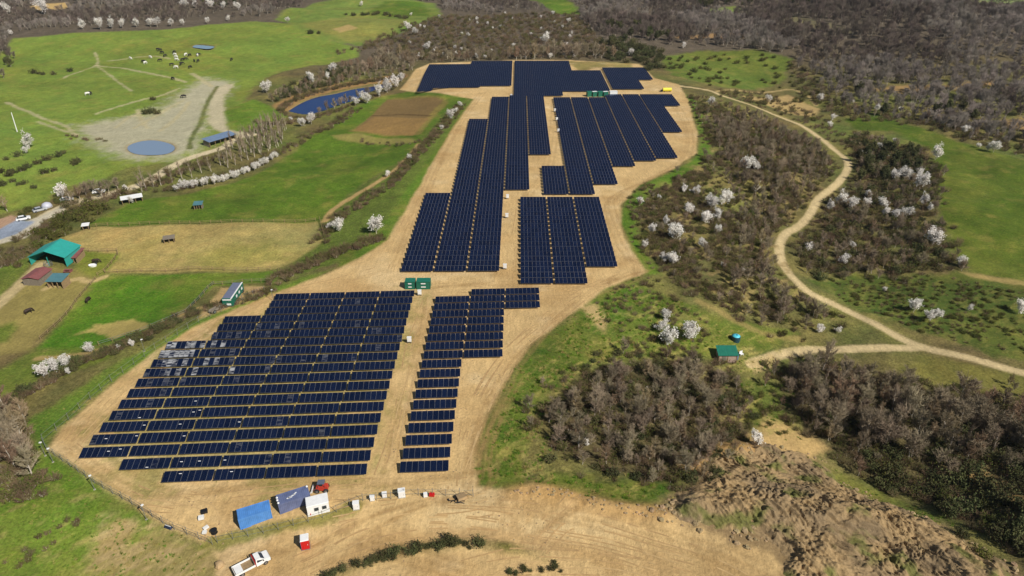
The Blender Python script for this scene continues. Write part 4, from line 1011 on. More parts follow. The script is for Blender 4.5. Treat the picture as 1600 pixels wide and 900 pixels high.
# long green trailer hut with grey panel roof
t = thing('trailer_hut', sit(349, 480), R(1), 'long dark green trailer hut with two grey roof panels', 'trailer')
b = MB(); b.box(1.3, 4.3, 0.35, 2.6, 8.6, 2.1); b.build('body', GREEN, t)
for k in range(2): b = MB(); b.box(1.15, 2.3 + 4.15 * k, 2.46, 2.1, 4.0, 0.07); b.build('roof_panel', mat('grey_roof_panel', lin(112, 118, 140), 0.45, noise=0.05), t)
b = MB(); b.box(2.42, 4.3, 2.46, 0.32, 8.7, 0.1); b.build('roof_edge', WHITE, t)
b = MB(); b.box(1.3, -0.02, 2.0, 2.2, 0.06, 0.35); b.build('sign_board', WHITE, t)
b = MB(); b.box(1.6, -0.02, 0.6, 1.1, 0.06, 0.5); b.build('vent', WHITE, t)
for y in (3.2, 5.2, 7.2): b = MB(); b.box(2.62, y, 1.2, 0.06, 0.8, 0.6); b.build('window', WHITE, t)
for y in (1.0, 7.6):
    for x in (0.1, 2.5): wheel(t, x, y, 0.36, 0.3)
t = thing('farm_cart', sit(335, 488), R(60), 'small grey tilted cart near the green trailer hut', 'cart')
b = MB(); b.box(0, 0, 0.5, 2.2, 1.1, 0.12); b.build('bed', GREYW, t)
for s in (-1, 1): b = MB(); b.box(0, s * 0.52, 0.62, 2.2, 0.05, 0.5); b.build('side_board', GREYW, t)
for s in (-1, 1): wheel(t, -0.3, s * 0.66, 0.45, 0.14)
b = MB(); b.tube((1.1, 0, 0.55), (2.3, 0, 0.1), 0.05); b.build('drawbar', GALV, t)
# green hut and water tank east of the array
t = shed('garden_hut', 'small hut with dark green roof on the east slope', (1122, 565), 4.4, 2.6, R(0), 1.8, 2.7, GREENR, PINKW, 'mono', False, 'hut', 0.25, 3)
b = MB(); b.box(4.7, 1.4, 0.2, 0.3, 2.2, 1.5); b.build('side_porch', BLUEGREY, t)
t = thing('garden_chair', sit(1158, 556), 0.4, 'white plastic chair beside the green roofed hut', 'chair')
b = MB(); b.box(0, 0, 0.42, 0.9, 0.7, 0.08); b.build('seat', WHITE, t)
b = MB(); b.box(0, 0.34, 0.5, 0.9, 0.08, 0.6); b.build('backrest', WHITE, t)
for x in (-.38, .38):
    for y in (-.28, .28): b = MB(); b.box(x, y, -.05, .07, .07, .47); b.build('leg', WHITE, t)
t = thing('water_tank', sit(1149, 532), 0, 'round water tank with cyan lid behind the green hut', 'tank')
b = MB(); b.lathe([(1.05, -0.2), (1.1, 0.5), (1.1, 1.3)], 18); b.build('barrel', mat('dark_tank', lin(34, 70, 84), 0.5), t)
b = MB(); b.lathe([(1.0, 1.302), (0.95, 1.42), (0.4, 1.62), (0.05, 1.66)], 18); ld = b.build('lid', CYAN, t, True)
b = MB(); b.lathe([(0.2, 1.6), (0.2, 1.72)], 10, 0, 0.1, -0.1); b.build('cap', mat('cap_blue', lin(30, 90, 120), .4), ld)

# cars at the lay-by
def car(px, py, rz, m, lb):
    t = thing('parked_car', sit(px, py), rz, lb, 'car')
    b = MB(); b.prism([(-2.1, 0.3), (2.1, 0.3), (2.15, 0.65), (1.9, 0.85), (1.1, 0.95), (-1.9, 0.98), (-2.15, 0.7)], -0.87, 0.87, axis='y'); b.build('body', m, t)
    b = MB(); b.prism([(-1.8, 0.96), (1.05, 0.95), (0.4, 1.42), (-1.3, 1.44)], -0.76, 0.76, axis='y'); b.v = [(x, y * (0.86 if z > 1.2 else 1), z) for x, y, z in b.v]; b.build('window_band', PANE, t)
    b = MB(); b.box(-0.45, 0, 1.442, 1.6, 1.26, 0.04); b.build('roof', m, t)
    for x in (-1.35, 1.35):
        for s in (-1, 1): wheel(t, x, s * 0.78, 0.32, 0.2)
car(37, 343, R(35), WHITE, 'white car parked at the far left lay-by')
car(63, 330, R(45), mat('silver_paint', (0.55, 0.57, 0.6), 0.35, 0.3), 'silver car parked on the verge of the left lane')
car(105, 314, R(35), WHITE, 'white car partly behind the blossom tree on the left lane')
car(155, 301, R(20), WHITE, 'white car further up the left lane among bare trees')
t = thing('gas_tank', sit(74, 324), 0.6, 'pale grey domed tank beside the left lane', 'tank')
b = MB(); b.lathe([(1.6, 0), (1.7, 0.6), (1.3, 1.4), (0.5, 1.8), (0.1, 1.85)], 16); b.build('dome', mat('pale_grey', lin(190, 192, 205), .5), t, True)
b = MB(); b.lathe([(1.8, -0.1), (1.8, 0.1)], 16); b.build('base', CONC, t)

# poles and lamps
t = thing('white_pole', sit(27, 206), 0, 'slender white pole leaning in the left meadow', 'pole')
b = MB(); b.tube((0, 0, -0.3), (0.3, 0.2, 9.0), 0.22, 0.16, 8); b.build('shaft', WHITE, t)
b = MB(); b.lathe([(0.4, -0.2), (0.35, 0.15)], 8); b.build('foot', CONC, t)
LAMPS = [(71, 712, 'floodlight post at the left corner of the perimeter fence'), (83, 722, 'floodlight post just right of the fence corner'), (148, 765, 'floodlight post halfway down the left perimeter fence'), (229, 812, 'floodlight post on the fence below the front array'), (226, 549, 'floodlight post on the west bank beside the hedge'), (427, 470, 'thin post at the top left corner of the front array'), (92, 748, 'camera post between the fence floodlights')]
for px, py, lb in LAMPS[:6]:
    t = thing('lamp_post', sit(px, py), R(rnd.uniform(0, 90)), lb, 'lamp post', 'posts along the perimeter fence')
    b = MB(); b.tube((0, 0, -0.3), (0, 0, 3.2), 0.06, 0.045, 7); b.build('pole', GALV, t)
    b = MB(); b.box(0.12, 0, 3.2, 0.42, 0.3, 0.14); b.build('head', WHITE, t)
    b = MB(); b.box(0, 0, -0.15, 0.35, 0.35, 0.2); b.build('footing', CONC, t)

# ------------------------------------------------------------------ fences
POSTW = MB(); POSTW.box(0, 0, -0.3, 0.12, 0.12, 1.5); POSTWM = POSTW.mesh('post', WOOD)
POSTG = MB(); POSTG.box(0, 0, -0.3, 0.07, 0.07, 2.2); POSTGM = POSTG.mesh('post', M_STEEL)
MESHM = mat('fence_wire', (0.22, 0.25, 0.24), 0.6, 0.4)
def fence(name, label, pts, spacing, rails, postme, railm, rr, n=5):
    P = smooth(poly(pts), n) if n > 1 else poly(pts)
    t = thing(name, (P[0][0], P[0][1], gh(*P[0])), 0, label, 'fence'); base = t.location.copy()
    # resample
    out = [P[0]]; acc = 0.0
    for a, b in zip(P[:-1], P[1:]):
        L = math.hypot(b[0] - a[0], b[1] - a[1]); s = spacing - acc
        while s < L:
            out.append((a[0] + (b[0] - a[0]) * s / L, a[1] + (b[1] - a[1]) * s / L)); s += spacing
        acc = (acc + L) % spacing
    Q = [Vector((x, y, gh(x, y))) - base for x, y in out]
    for q in Q:
        p = link('post', postme, t); p.location = q; p.rotation_euler = (rnd.gauss(0, .03), rnd.gauss(0, .03), rnd.random())
    for z in rails:
        for a, b in zip(Q[:-1], Q[1:]):
            m = MB(); m.tube(a + Vector((0, 0, z)), b + Vector((0, 0, z)), rr, seg=4, cap=False)
            m.build('rail' if rr > 0.03 else 'wire', railm, t)
    return t
fence('perimeter_fence', 'grey wire perimeter fence around the lower left corner of the site', [(332, 851), (262, 823), (205, 788), (150, 757), (100, 722), (72, 703), (68, 690)], 2.6, (0.5, 1.1, 1.75), POSTGM, MESHM, 0.022, 1)
fence('perimeter_fence', 'grey wire perimeter fence climbing the west side of the front array', [(68, 690), (110, 655), (170, 600), (240, 548), (310, 505), (380, 470), (430, 450)], 3.2, (0.6, 1.7), POSTGM, MESHM, 0.022, 1)
fence('yard_fence', 'site fence with open gates along the container yard', [(340, 848), (420, 832), (500, 812), (545, 793), (562, 783), (600, 782), (640, 774), (740, 776)], 2.4, (0.5, 1.5), POSTGM, MESHM, 0.022, 1)
fence('paddock_fence', 'wooden fence between the green field and the tan paddock', [(133, 356), (200, 352), (300, 350), (400, 347), (500, 344)], 3.4, (0.55, 1.05), POSTWM, WOOD, 0.05)
fence('paddock_fence', 'wooden fence below the tan paddock', [(165, 427), (240, 425), (330, 422), (432, 420)], 3.4, (0.55, 1.05), POSTWM, WOOD, 0.05)
fence('paddock_fence', 'wooden fence down the right end of the tan paddock', [(500, 344), (507, 372)], 3.0, (0.55, 1.05), POSTWM, WOOD, 0.05)
fence('paddock_fence', 'wooden fence round the small lawn right of the barn', [(125, 393), (188, 393), (165, 424), (150, 433)], 2.8, (0.55, 1.05), POSTWM, WOOD, 0.05, 1)
fence('paddock_fence', 'pale rail fence along the lower edge of the bright green field', [(155, 540), (220, 520), (290, 490), (310, 470), (330, 446), (345, 442)], 3.0, (0.55, 1.05), POSTWM, GALV, 0.05, 1)
fence('paddock_fence', 'dark wooden fence behind the green trailer hut', [(332, 446), (380, 442), (432, 440)], 2.8, (0.55, 1.05), POSTWM, GREYW, 0.05, 1)
fence('paddock_fence', 'wooden fence on the left side of the bright green field', [(150, 437), (125, 465), (98, 500), (60, 535)], 3.0, (0.55, 1.05), POSTWM, WOOD, 0.05)

# ------------------------------------------------------------------ grazing animals
def animal_mesh(kind):
    """one continuous skinned body: trunk, neck lowered to graze, four jointed legs, tail"""
    s = 1.0 if kind == 'cow' else 1.05
    J = [(0, 0, 1.05), (0.45, 0, 1.08), (0.75, 0, 1.12), (1.0, 0, 1.0), (1.25, 0, 0.55), (1.38, 0, 0.25), (1.3, 0, 0.1), (-0.5, 0, 1.1), (-0.75, 0, 1.1), (-0.9, 0, 0.95), (-0.95, 0, 0.5)]
    E = [(0, 1), (1, 2), (2, 3), (3, 4), (4, 5), (5, 6), (0, 7), (7, 8), (8, 9), (9, 10)]
    Rr = [0.36, 0.36, 0.3, 0.22, 0.15, 0.14, 0.08, 0.33, 0.26, 0.05, 0.03]
    for sy in (-1, 1):
        k = len(J); J += [(0.6, sy * 0.2, 0.75), (0.62, sy * 0.2, 0.4), (0.6, sy * 0.2, 0.02)]; E += [(1, k), (k, k + 1), (k + 1, k + 2)]; Rr += [0.13, 0.07, 0.07]
        k = len(J); J += [(-0.58, sy * 0.2, 0.75), (-0.72, sy * 0.2, 0.42), (-0.64, sy * 0.2, 0.02)]; E += [(7, k), (k, k + 1), (k + 1, k + 2)]; Rr += [0.16, 0.07, 0.07]
        k = len(J); J += [(1.28, sy * 0.16, 0.42)]; E += [(4, k)]; Rr += [0.04]
    me = bpy.data.meshes.new(kind); me.from_pydata([tuple(c * s for c in j) for j in J], E, [])
    o = link(kind, me); sk = o.modifiers.new('skin', 'SKIN')
    for v, r in zip(me.skin_vertices[0].data, Rr): v.radius = (r * s, r * s)
    me.skin_vertices[0].data[0].use_root = True
    o.modifiers.new('sub', 'SUBSURF').levels = 1
    dg = bpy.context.evaluated_depsgraph_get(); dg.update()
    m2 = bpy.data.meshes.new_from_object(o.evaluated_get(dg)); bpy.data.objects.remove(o)
    return m2
COWB = mat('black_hide', (0.015, 0.013, 0.012), 0.8); COWW = mat('white_hide', (0.7, 0.68, 0.64), 0.85); HBR = mat('dark_brown_hide', (0.03, 0.016, 0.01), 0.7)
def skinned(kind, m):
    me = animal_mesh(kind); me.materials.clear(); me.materials.append(m); return me
ABL, AWH, AHB = skinned('cow', COWB), skinned('cow', COWW), skinned('horse', HBR)
herd = [(247, 79, 0), (251, 80, 0), (254, 84, 0), (258, 89, 0), (273, 83, 0), (274, 87, 1), (276, 91, 1), (276, 95, 1), (291, 87, 1), (297, 88, 0), (290, 94, 0), (285, 95, 0), (310, 87, 0), (309, 88, 1), (304, 97, 0), (310, 97, 0), (268, 103, 0), (284, 101, 0), (283, 102, 0), (276, 107, 1), (297, 107, 0), (225, 98, 0), (227, 100, 1), (251, 96, 0), (235, 91, 1), (204, 93, 1), (362, 95, 0), (288, 153, 0), (271, 125, 0), (137, 149, 1), (142, 148, 0), (84, 116, 0)]
for k, (px, py, w) in enumerate(herd):
    o = link('cow', AWH if w else ABL); p = sit(px, py); o.location = p; o.rotation_euler = (0, 0, rnd.uniform(0, 6.28)); o.scale = (1.35, 1.35, 1.35)
    same = sorted(h[0] for h in herd if h[2] == w)
    rank = sorted([(h[0], i) for i, h in enumerate(herd) if h[2] == w]).index((px, k))
    tag(o, f'{"white" if w else "black"} cow grazing in the far meadow, {nth(rank)} from left of the {"white" if w else "black"} ones', 'cow', 'cattle grazing in the far meadow')
for px, py, rz, lb in [(45, 490, 1.0, 'dark horse standing on the bare ground by the left track'), (138, 472, 1.6, 'dark horse at the left edge of the bright green field'), (150, 411, 0.3, 'dark horse beside the white trough')]:
    o = link('horse', AHB); o.location = sit(px, py); o.rotation_euler = (0, 0, rz); tag(o, lb, 'horse')
# ------------------------------------------------------------------ vegetation: variants
def spike(mb, p, q, r, m=0):
    """three-sided twig running out to a point"""
    d = (q - p); L = d.length
    if L < 1e-6: return
    d /= L; u = d.orthogonal().normalized(); w = d.cross(u); n = len(mb.v)
    for i in range(3):
        a = 2.094 * i; mb.v.append(tuple(p + u * (math.cos(a) * r) + w * (math.sin(a) * r)))
    mb.v.append(tuple(q))
    for i in range(3): mb.f.append((n + i, n + (i + 1) % 3, n + 3)); mb.mi.append(m)
def rdir(rg, d, spread):
    v = Vector((rg.gauss(0, 1), rg.gauss(0, 1), rg.gauss(0, 1))).normalized()
    return (d + v * spread).normalized()
def leafquad(mb, c, s, rg, m=0, up=0.4):
    n = Vector((rg.gauss(0, 1), rg.gauss(0, 1), rg.gauss(0, 1) + up)).normalized()
    u = n.orthogonal().normalized(); a = rg.random() * 6.28; w = n.cross(u); x = u * math.cos(a) + w * math.sin(a); y = n.cross(x)
    k = len(mb.v); mb.v += [tuple(c + x * s), tuple(c + y * s * 0.7), tuple(c - x * s), tuple(c - y * s * 0.7)]
    mb.f.append((k, k + 1, k + 2, k + 3)); mb.mi.append(m)
BARK = mat('bark', lin(186, 176, 160), 0.95, obvar=0.18)
TWIG = mat('twigs', lin(152, 138, 114), 1.0, obvar=0.25, spec=0.1)
TWIGR = mat('twigs_red', lin(150, 130, 102), 1.0, obvar=0.25, spec=0.1)
SCRUBM = mat('scrub_twigs', lin(122, 106, 80), 1.0, obvar=0.32, spec=0.1)
OLIVEL = mat('olive_leaf', lin(98, 104, 50), 0.9, obvar=0.3, spec=0.15)
DARKL = mat('evergreen_leaf', lin(80, 84, 50), 0.9, obvar=0.35, spec=0.2)
BLOS = mat('blossom', (0.92, 0.88, 0.82), 0.9, obvar=0.14, spec=0.1)
def translucent(m, k):
    nt = m.node_tree; b = nt.nodes['Principled BSDF']; N = nt.nodes.new; L = nt.links.new
    t = N('ShaderNodeBsdfTranslucent'); mx = N('ShaderNodeMixShader'); mx.inputs[0].default_value = k; o = nt.nodes['Material Output']
    if b.inputs['Base Color'].links: L(b.inputs['Base Color'].links[0].from_socket, t.inputs[0])
    L(b.outputs[0], mx.inputs[1]); L(t.outputs[0], mx.inputs[2]); L(mx.outputs[0], o.inputs[0])
translucent(BLOS, 0.35); translucent(OLIVEL, 0.3)
GRASSL = mat('grass_blade', lin(104, 136, 44), 0.9, obvar=0.35, spec=0.15)
STRAWL = mat('straw_blade', lin(168, 152, 92), 0.95, obvar=0.2, spec=0.1)
def tree_meshes(seed, h, spread, nl=7, twl=260, leaf=None, nleaf=0, leafs=0.16, slim=1.0, tw=TWIG, thick=1.0, upb=0.75, sprd=0.62):
    rg = random.Random(seed); tr = MB(); cr = MB()
    lean = Vector((rg.uniform(-.1, .1), rg.uniform(-.1, .1), 1)).normalized()
    r0 = h * 0.018 * thick; p = Vector((0, 0, -0.3)); pts = [p]
    n = 5
    for i in range(n):
        q = pts[-1] + (lean + Vector((rg.gauss(0, .09), rg.gauss(0, .09), 0))).normalized() * (h * 0.72 / n)
        tr.tube(pts[-1], q, r0 * (1 - i / n * 0.75), r0 * (1 - (i + 1) / n * 0.75), 6, cap=(i == n - 1)); pts.append(q)
    tips = []
    for k in range(nl):
        t = 0.25 + 0.75 * k / nl; i = min(n - 1, int(t * n)); b = pts[i].lerp(pts[i + 1], t * n - i)
        a = k * 2.4 + rg.uniform(-.4, .4); el = rg.uniform(0.5, 1.1) * slim
        d = Vector((math.cos(a), math.sin(a), el)).normalized(); L = spread * rg.uniform(0.7, 1.1) * (1.15 - 0.55 * t)
        prev = b; rr = r0 * 0.5 * (1 - t * 0.5)
        for s in range(3):
            d = (d + Vector((0, 0, 0.22))).normalized(); d = rdir(rg, d, 0.18); q = prev + d * L / 3
            tr.tube(prev, q, rr * (1 - s * 0.3), rr * (1 - (s + 1) * 0.3), 4, cap=False); tips.append((prev.lerp(q, 0.5), d, L * 0.45)); tips.append((q, d, L * 0.4)); prev = q
    tips.append((pts[-1], lean, h * 0.22)); tips.append((pts[-2], lean, h * 0.2))
    ends = []
    for k in range(twl):
        b, d, L = tips[k % len(tips)]
        b2 = b + Vector((rg.gauss(0, .12), rg.gauss(0, .12), rg.gauss(0, .12))) * L
        dd = rdir(rg, (d + Vector((0, 0, upb))).normalized(), sprd); l = L * rg.uniform(0.6, 1.35); q = b2 + dd * l
        spike(cr, b2, q, 0.018 * thick + 0.0035 * h); ends.append(q); ends.append(b2.lerp(q, 0.6))
        for j in range(2):
            m_ = b2.lerp(q, rg.uniform(0.3, 0.8)); q2 = m_ + rdir(rg, dd, 0.9) * l * 0.5; spike(cr, m_, q2, 0.012 * thick + 0.002 * h); ends.append(q2)
    if leaf:
        for k in range(nleaf):
            e = ends[rg.randrange(len(ends))]; c = e + Vector((rg.gauss(0, .2), rg.gauss(0, .2), rg.gauss(0, .2)))
            leafquad(cr, c, leafs * rg.uniform(0.6, 1.3), rg, 1, 1.1 if leaf is BLOS else 0.4)
    return tr.mesh('trunk', BARK), cr.mesh('crown', [tw] + ([leaf] if leaf else []))
def bush_meshes(seed, h, rad, nst, leaf=None, nleaf=0, leafs=0.14, tw=SCRUBM, twk=6):
    rg = random.Random(seed); tr = MB(); cr = MB(); ends = []
    for k in range(nst):
        a = rg.random() * 6.28; t = math.sqrt(rg.random())
        d = Vector((math.cos(a) * t * rad / h, math.sin(a) * t * rad / h, 1)).normalized(); L = h * rg.uniform(0.6, 1.0)
        b = Vector((math.cos(a) * t * rad * .35, math.sin(a) * t * rad * .35, -0.15)); m_ = b + d * L * 0.5; q = m_ + rdir(rg, d, 0.35) * L * 0.5
        if k < 5: tr.tube(b, m_, 0.05, 0.035, 4, cap=False)
        spike(cr, b, m_ + d * 0.2, 0.04); spike(cr, m_, q, 0.035); ends += [q, m_]
        for j in range(twk):
            s0 = (b.lerp(m_, rg.uniform(.4, 1)) if j % 2 else m_.lerp(q, rg.uniform(0, .8))); e = s0 + rdir(rg, d, 1.0) * L * rg.uniform(0.2, 0.45); spike(cr, s0, e, 0.024); ends.append(e)
    if leaf:
        for k in range(nleaf):
            e = ends[rg.randrange(len(ends))]; leafquad(cr, e + Vector((rg.gauss(0, .15), rg.gauss(0, .15), rg.gauss(0, .12))), leafs * rg.uniform(.6, 1.3), rg, 1)
    return tr.mesh('stem', BARK), cr.mesh('crown', [tw] + ([leaf] if leaf else []))
V = {}
V['bare'] = [tree_meshes(100 + i, 8, 2.3 + 0.3 * (i % 3), 9, 420, tw=(TWIG if i % 3 else TWIGR)) for i in range(5)]
V['round'] = [tree_meshes(120 + i, 7, 2.9 + 0.3 * (i % 2), 9, 460, tw=TWIG, thick=0.9, upb=0.35, sprd=0.85) for i in range(4)]
V['slim'] = [tree_meshes(140 + i, 9, 1.4, 9, 300, slim=2.2, tw=TWIG) for i in range(3)]
V['blossom'] = [tree_meshes(200 + i, 5 - 0.35 * (i % 3), 1.7 + 0.35 * (i % 4), 5 + i % 4, 100 + 15 * i, BLOS, 1200 + 200 * (i % 4), 0.14, tw=TWIG, upb=0.3 + 0.2 * (i % 3), sprd=0.6 + 0.1 * (i % 3)) for i in range(7)]
V['scrub'] = [bush_meshes(300 + i, 2.2, 1.6, 34, OLIVEL if i % 2 else None, 160 if i % 2 else 0) for i in range(5)]
V['bush'] = [bush_meshes(340 + i, 2.4, 1.9, 24, DARKL, 620, 0.17) for i in range(3)]
V['olive'] = [bush_meshes(360 + i, 2.2, 1.8, 24, OLIVEL, 420, 0.17) for i in range(3)]
V['evergreen'] = [tree_meshes(380 + i, 7, 2.6, 9, 140, DARKL, 1500, 0.22) for i in range(3)]
V['wbush'] = [bush_meshes(400 + i, 2.6, 1.8, 16, BLOS, 620, 0.17, twk=4) for i in range(2)]
SIZE = {'round': 7, 'bare': 8, 'slim': 9, 'blossom': 5.6, 'scrub': 2.2, 'bush': 2.4, 'olive': 2.2, 'evergreen': 7, 'wbush': 2.6}
def tuft(seed, h, n, m):
    rg = random.Random(seed); mb = MB()
    for k in range(n):
        a = rg.random() * 6.28; r_ = rg.random() * 0.35; b = Vector((math.cos(a) * r_, math.sin(a) * r_, -.03)); d = Vector((rg.gauss(0, .45), rg.gauss(0, .45), 1)).normalized()
        spike(mb, b, b + d * h * rg.uniform(.5, 1), 0.035)
    return mb.mesh('grass_tuft', m)
TUFTS = [tuft(1, .7, 26, GRASSL), tuft(2, .55, 26, GRASSL), tuft(3, .6, 22, STRAWL)]

def inpoly(P, x, y):
    c = False; n = len(P)
    for i in range(n):
        ax, ay = P[i]; bx, by = P[(i + 1) % n]
        if (ay > y) != (by > y) and x < (bx - ax) * (y - ay) / (by - ay) + ax: c = not c
    return c
PADW = [flat(*p) for p in PAD]
def scatter(pts, spacing, seed, jitter=True, world=False, avoid_pad=True):
    P = pts if world else poly(pts); rg = random.Random(seed)
    x0, x1 = min(p[0] for p in P), max(p[0] for p in P); y0, y1 = min(p[1] for p in P), max(p[1] for p in P)
    out = []; y = y0
    while y < y1:
        x = x0
        while x < x1:
            qx, qy = x + rg.uniform(-.5, .5) * spacing, y + rg.uniform(-.5, .5) * spacing
            if inpoly(P, qx, qy) and not (avoid_pad and inpoly(PADW, qx, qy)): out.append((qx, qy))
            x += spacing
        y += spacing
    return out
def along(pts, spacing, width, seed):
    P = smooth(poly(pts)); rg = random.Random(seed); out = []
    acc = 0.0
    for a, b in zip(P[:-1], P[1:]):
        L = math.hypot(b[0] - a[0], b[1] - a[1]); s = acc
        while s < L:
            t = s / L; out.append((a[0] + (b[0] - a[0]) * t + rg.uniform(-.5, .5) * width, a[1] + (b[1] - a[1]) * t + rg.uniform(-.5, .5) * width)); s += spacing * rg.uniform(.7, 1.3)
        acc = s - L
    return out
TRKW = smooth(poly(TRK), 4)
def near_track(x, y, d=3.2):
    return any((x - a) ** 2 + (y - b) ** 2 < d * d for a, b in TRKW)

# stuff: one instancing object per kind of mass
def instancer(name, label, meshes, items):
    """items: (x, y, scale, variant)"""
    col = bpy.data.collections.new(name + '_forms')
    for i, ms in enumerate(meshes):
        mb = bpy.data.objects.new(f'{name}_form_{i:02d}', ms); col.objects.link(mb)
    me = bpy.data.meshes.new(name); me.vertices.add(len(items))
    me.vertices.foreach_set('co', np.array([(x, y, gh(x, y) - 0.05) for x, y, s, v in items], np.float32).ravel())
    a = me.attributes.new('size', 'FLOAT', 'POINT'); a.data.foreach_set('value', np.array([i[2] for i in items], np.float32))
    a = me.attributes.new('form', 'INT', 'POINT'); a.data.foreach_set('value', np.array([i[3] % len(meshes) for i in items], np.int32))
    a = me.attributes.new('turn', 'FLOAT', 'POINT'); a.data.foreach_set('value', nrg.uniform(0, 6.28, len(items)).astype(np.float32))
    o = link(name, me)
    g = bpy.data.node_groups.new(name, 'GeometryNodeTree')
    g.interface.new_socket('Geometry', in_out='INPUT', socket_type='NodeSocketGeometry'); g.interface.new_socket('Geometry', in_out='OUTPUT', socket_type='NodeSocketGeometry')
    N = g.nodes.new; L = g.links.new
    gi, go = N('NodeGroupInput'), N('NodeGroupOutput'); m2p = N('GeometryNodeMeshToPoints'); iop = N('GeometryNodeInstanceOnPoints')
    ci = N('GeometryNodeCollectionInfo'); ci.inputs['Collection'].default_value = col; ci.inputs['Separate Children'].default_value = True; ci.inputs['Reset Children'].default_value = True
    def na(nm, ty):
        n = N('GeometryNodeInputNamedAttribute'); n.data_type = ty; n.inputs['Name'].default_value = nm; return n.outputs[0]
    cx = N('ShaderNodeCombineXYZ'); L(na('turn', 'FLOAT'), cx.inputs[2])
    L(gi.outputs[0], m2p.inputs[0]); L(m2p.outputs[0], iop.inputs['Points']); L(ci.outputs[0], iop.inputs['Instance']); iop.inputs['Pick Instance'].default_value = True
    L(na('form', 'INT'), iop.inputs['Instance Index']); L(cx.outputs[0], iop.inputs['Rotation']); L(na('size', 'FLOAT'), iop.inputs['Scale']); L(iop.outputs[0], go.inputs[0])
    md = o.modifiers.new('scatter', 'NODES'); md.node_group = g
    return tag(o, label, None, None, 'stuff')
def joined(pair):
    """trunk and crown of a variant as one mesh, for the masses"""
    tr, cr = pair; me = bpy.data.meshes.new('plant_form')
    v = [tuple(a.co) for a in tr.vertices] + [tuple(a.co) for a in cr.vertices]; n = len(tr.vertices)
    f = [tuple(p.vertices) for p in tr.polygons] + [tuple(i + n for i in p.vertices) for p in cr.polygons]
    me.from_pydata(v, [], f); me.materials.append(BARK)
    for m in cr.materials: me.materials.append(m)
    me.polygons.foreach_set('material_index', [0] * len(tr.polygons) + [p.material_index + 1 for p in cr.polygons]); me.update(); return me
JV = {k: [joined(p) for p in V[k]] for k in V}

# single plants: (kind, x, y, size factor, place phrase)
PLANTS = []
def put(kind, x, y, h, place): PLANTS.append((kind, x, y, h / SIZE[kind], place))
def putp(kind, px, py, wpx, place, ratio):
    x, y = at(px, py); put(kind, x, y, wpx / pxm(x, y) * ratio, place)
# blossom trees: photo column and row of the foot, width in the photo
BL = {
 'on the bank west of the array': [(588, 365, 26), (531, 362, 22), (515, 360, 12), (606, 276, 10), (640, 250, 8), (705, 188, 16), (712, 178, 10), (719, 168, 10), (690, 203, 8)],
 'in the hedge below the left fields': [(72, 590, 24), (88, 582, 26), (104, 572, 22), (108, 585, 12), (142, 550, 18), (207, 541, 12), (186, 546, 9)],
 'along the left lane': [(98, 310, 24), (47, 232, 24), (42, 240, 12), (206, 318, 12), (197, 300, 12)],
 'in the river belt': [(276, 299, 16), (288, 296, 18), (302, 294, 18), (318, 292, 20), (335, 289, 20), (350, 285, 16), (366, 280, 16), (382, 273, 16), (398, 266, 18), (412, 259, 16), (426, 250, 16)],
 'around the long blue pond': [(417, 145, 18), (487, 130, 18), (520, 115, 16), (513, 125, 12), (592, 152, 20), (605, 145, 22), (618, 137, 20), (572, 162, 18), (556, 165, 12), (628, 128, 14), (487, 194, 18), (472, 198, 14), (455, 190, 8)],
 'on the east slope': [(1053, 376, 30), (1040, 352, 16), (1074, 336, 20), (1069, 302, 14), (1086, 306, 14), (1110, 328, 24), (1131, 322, 26), (1102, 350, 22), (1121, 344, 20), (1121, 366, 14), (1095, 388, 18), (1007, 388, 14), (1050, 414, 24), (1037, 410, 14), (1129, 418, 10), (1160, 425, 8), (1000, 320, 14), (1030, 312, 8), (1180, 303, 14), (1166, 266, 22), (1180, 268, 18), (1018, 366, 16), (1200, 160, 12), (1110, 165, 14)],
 'in the thicket beside the green hut': [(1038, 500, 20), (1043, 540, 30), (1034, 520, 20), (1077, 530, 32), (1180, 697, 26), (916, 697, 14), (1010, 612, 10)],
 'in the wood beside the track': [(1461, 250, 24), (1436, 298, 26), (1412, 284, 22), (1398, 284, 18), (1436, 276, 14), (1355, 311, 15), (1312, 323, 24), (1296, 329, 16), (1331, 327, 18), (1354, 324, 14), (1377, 326, 20), (1382, 338, 16), (1397, 344, 20), (1415, 342, 18), (1442, 322, 20), (1452, 330, 12), (1455, 386, 30), (1500, 416, 18), (1330, 388, 12), (1316, 414, 20), (1264, 392, 14), (1349, 244, 8), (1372, 234, 12), (1387, 248, 6), (1296, 200, 10)],
 'on the lower right meadow slope': [(1427, 488, 26), (1452, 503, 20), (1465, 498, 16), (1514, 486, 12), (1591, 490, 24), (1280, 520, 16), (1309, 520, 10), (1381, 456, 8)],
 'along the far right wood': [(1552, 238, 16), (1543, 236, 12), (1528, 231, 8), (1280, 159, 13), (1332, 162, 6), (1369, 175, 13), (1406, 176, 8), (1300, 189, 11), (1505, 210, 13), (1517, 208, 9), (1396, 224, 8), (985, 88, 12), (1068, 76, 10)],
 'in the far left tree belt': [(70, 22, 22), (12, 22, 18), (130, 46, 14), (158, 46, 16), (175, 45, 16), (192, 44, 14), (214, 43, 14), (235, 42, 12), (246, 42, 12), (268, 41, 12), (286, 40, 10), (325, 37, 9), (357, 33, 9), (290, 14, 12), (306, 13, 12), (330, 14, 12), (350, 15, 12), (372, 16, 12), (18, 55, 8), (125, 38, 8), (565, 10, 8), (450, 35, 7)],
}
rg = random.Random(5)
BL['in brown scrub beyond the arrays'] = [(rg.uniform(640, 900), rg.uniform(22, 92), rg.uniform(4, 7)) for _ in range(48)] + [(852, 68, 14), (745, 92, 9), (668, 80, 12), (637, 48, 12), (648, 55, 12), (860, 92, 8)]
